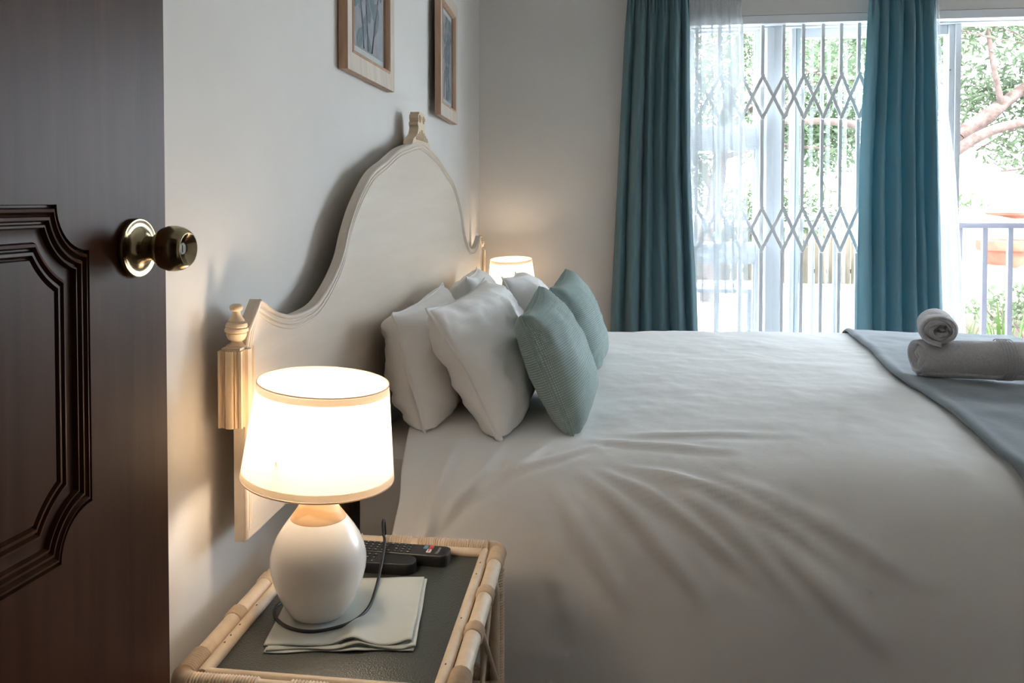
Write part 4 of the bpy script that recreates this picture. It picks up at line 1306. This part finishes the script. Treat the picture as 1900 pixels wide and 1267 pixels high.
# ---- plants
def leaf_cloud(b, centres, n, ln, wd, rnd, droop=0.3):
    """b: MB; scatter pointed leaves (2 triangles each) in ellipsoids"""
    for _ in range(n):
        c, s = rnd.choice(centres)
        d = Vector((rnd.gauss(0, 1), rnd.gauss(0, 1), rnd.gauss(0, 1))).normalized() * (rnd.random() ** 0.5)
        p = Vector((c[0] + d.x * s[0], c[1] + d.y * s[1], c[2] + d.z * s[2]))
        a = Vector((rnd.gauss(0, 1), rnd.gauss(0, 1), rnd.gauss(-droop, 0.7))).normalized()
        w = a.cross(Vector((rnd.gauss(0, 1), rnd.gauss(0, 1), rnd.gauss(0, 1)))).normalized()
        L_, W_ = ln * rnd.uniform(0.6, 1.3), wd * rnd.uniform(0.7, 1.2)
        o_ = len(b.v)
        m_ = p + a * L_ * 0.45
        b.v += [tuple(p), tuple(m_ + w * W_), tuple(p + a * L_), tuple(m_ - w * W_)]
        b.f += [(o_, o_ + 1, o_ + 2), (o_, o_ + 2, o_ + 3)]
def tree(name, base, trunk, branches, centres, nleaf, ln, wd, m, label, seed):
    rnd = random.Random(seed)
    root = tag(empty(name, base), label, 'tree', 'trees in the garden')
    off = (-base[0], -base[1], -base[2])
    o = MB().tube(catmull(trunk[0], 24), [lerp(trunk[1], trunk[2], k / 23) for k in range(24)], 12).build('trunk', m_bark, root, smooth=60); o.location = off
    for pts, r0, r1 in branches:
        o = MB().tube(catmull(pts, 20), [lerp(r0, r1, k / 19) for k in range(20)], 8).build('branch', m_bark, root, smooth=60); o.location = off
    tw = MB()
    for c, s in centres:
        for k in range(7):
            a = Vector(c) + Vector((rnd.uniform(-1, 1) * s[0], rnd.uniform(-1, 1) * s[1], rnd.uniform(-1, 1) * s[2])) * 0.9
            e = Vector(c) + Vector((rnd.uniform(-1, 1) * s[0], rnd.uniform(-1, 1) * s[1], rnd.uniform(-1, 1) * s[2])) * 0.9
            mid = (a + e) / 2 + Vector((0, 0, rnd.uniform(-0.1, 0.15)))
            tw.tube(catmull([a, mid, e], 7), [0.010, 0.009, 0.008, 0.007, 0.006, 0.004, 0.002], 5)
    o = tw.build('twigs', m_bark, root, smooth=60); o.location = off; stuff(o)
    lb = MB(); leaf_cloud(lb, centres, nleaf, ln, wd, rnd)
    o = lb.build('leaves', m, root, fix=False); o.location = off; stuff(o)
    return root
# right-hand tree with thick leaning branches
tree('leafy_tree', (3.15, 8.3, -0.14), ([(3.15, 8.3, -0.14), (3.2, 8.3, 0.6), (3.42, 8.25, 1.3), (3.75, 8.2, 1.68)], 0.13, 0.085),
     [([(3.75, 8.2, 1.68), (4.0, 8.2, 1.88), (4.3, 8.3, 2.10), (4.8, 8.4, 2.45)], 0.085, 0.03),
      ([(3.42, 8.25, 1.3), (3.85, 8.0, 1.68), (4.3, 7.95, 1.80), (5.0, 8.0, 1.86)], 0.055, 0.03),
      ([(4.1, 8.2, 1.94), (3.98, 8.1, 2.3), (3.92, 8.1, 2.65), (3.8, 8.1, 3.1)], 0.03, 0.012),
      ([(4.3, 8.3, 2.10), (4.6, 8.3, 2.2), (4.95, 8.2, 2.55)], 0.05, 0.02),
      ([(3.75, 8.2, 1.68), (3.5, 8.2, 2.2), (3.1, 8.3, 2.7)], 0.06, 0.02),
      ([(3.42, 8.25, 1.3), (3.0, 8.2, 1.75), (2.4, 8.3, 1.85), (1.9, 8.4, 1.80)], 0.05, 0.018)],
     [((4.2, 8.4, 2.75), (0.9, 0.6, 0.45)), ((4.9, 8.4, 2.4), (0.6, 0.6, 0.5)), ((3.6, 8.4, 2.9), (0.8, 0.6, 0.5)), ((4.3, 8.7, 2.1), (0.7, 0.5, 0.35)), ((4.6, 8.2, 1.6), (0.7, 0.5, 0.28)), ((3.0, 8.6, 2.7), (0.8, 0.6, 0.6)), ((4.9, 8.2, 1.75), (0.4, 0.4, 0.4))],
     12000, 0.090, 0.014, m_leaf1, 'leafy tree with leaning bare branches seen through the open doorway', 31)
tree('leafy_tree', (1.9, 10.8, -0.14), ([(1.9, 10.8, -0.14), (1.95, 10.8, 1.0), (2.1, 10.8, 2.2), (2.3, 10.8, 3.4)], 0.12, 0.05),
     [([(1.95, 10.8, 1.2), (1.6, 10.6, 1.9), (1.4, 10.6, 2.7)], 0.05, 0.015), ([(2.1, 10.8, 2.0), (2.7, 10.7, 2.4), (3.4, 10.6, 2.6)], 0.05, 0.015),
      ([(1.95, 10.8, 1.6), (2.5, 10.5, 1.75), (3.3, 10.4, 1.70)], 0.04, 0.012)],
     [((2.2, 10.7, 2.9), (0.9, 0.7, 0.7)), ((3.2, 10.7, 2.7), (0.8, 0.7, 0.7)), ((2.8, 10.7, 2.0), (0.9, 0.6, 0.5)), ((1.6, 10.7, 2.2), (0.6, 0.6, 0.9)), ((3.3, 10.9, 1.9), (0.6, 0.6, 0.5)), ((1.5, 10.9, 1.4), (0.5, 0.5, 0.4)), ((4.2, 10.9, 2.7), (0.8, 0.6, 0.8))],
     13000, 0.105, 0.017, m_leaf1, 'light green tree behind the security gate', 47)
def shrub(name, c, s, n, ln, wd, m, label, seed):
    rnd = random.Random(seed)
    root = tag(empty(name, (c[0], c[1], -0.16)), label, 'shrub', 'garden shrubs')
    lb = MB(); leaf_cloud(lb, [((0, 0, c[2] + 0.16), s)], n, ln, wd, rnd, -0.6)
    stuff(lb.build('leaves', m, root, fix=False))
    st = MB()
    for k in range(6):
        st.tube([(rnd.uniform(-.05, .05), rnd.uniform(-.05, .05), 0), (rnd.uniform(-.6, .6) * s[0], rnd.uniform(-.6, .6) * s[1], c[2] + 0.16)], [0.015, 0.006], 6)
    stuff(st.build('stems', m_bark, root))
    return root
shrub('garden_shrub', (2.95, 12.6, 0.9), (1.0, 0.35, 0.55), 1800, 0.16, 0.016, m_leaf2, 'grassy shrub in front of the board fence', 5)
shrub('garden_shrub', (4.9, 12.4, 0.7), (0.9, 0.35, 0.7), 1500, 0.15, 0.016, m_leaf2, 'green shrub behind the right teal curtain', 6)
shrub('garden_shrub', (0.95, 12.7, 1.0), (0.8, 0.35, 0.7), 1300, 0.13, 0.018, m_leaf2, 'green shrub beyond the left window panes', 8)
shrub('garden_shrub', (4.10, 7.65, 0.22), (0.55, 0.25, 0.2), 900, 0.06, 0.012, m_leaf1, 'low pale shrub growing round the large terracotta pot', 9)
def strap(name, loc, n, h, label, seed):
    rnd = random.Random(seed)
    root = tag(empty(name, loc), label, 'plant', 'strap-leaved plants behind the railing')
    for k in range(n):
        a = rnd.uniform(0, 2 * PI); out = rnd.uniform(0.04, 0.20); hh = h * rnd.uniform(0.6, 1.1)
        w = rnd.uniform(0.008, 0.013)
        pts = [Vector((0.05 * math.cos(a) + out * math.cos(a) * t * t, 0.05 * math.sin(a) + out * math.sin(a) * t * t, hh * (t - 0.28 * t * t * t * (out / 0.28)))) for t in [i / 8 for i in range(9)]]
        sd = Vector((-math.sin(a + 0.6), math.cos(a + 0.6), 0))
        b = MB()
        vs = []
        for i, p in enumerate(pts):
            ww = w * (1 - (i / 8) ** 2.2) + 0.0006
            vs += [p - sd * ww, p + sd * ww]
        b.add(vs, [(2 * i, 2 * i + 1, 2 * i + 3, 2 * i + 2) for i in range(8)])
        b.build('strap_leaf', m_strap, root, smooth=180, fix=False)
    return root
for k, (x, y, h, lab) in enumerate(((2.62, 5.25, 0.62, 'strap-leaved plant at the left baluster of the right doorway'), (2.92, 5.35, 0.74, 'tall strap-leaved plant between the right balusters'), (3.22, 5.25, 0.66, 'strap-leaved plant at the right edge of the view'), (2.05, 5.7, 0.45, 'small strap-leaved plant behind the lower gate bars'))):
    strap('strap_plant', (x, y, -0.12), 34, h, lab, 60 + k)
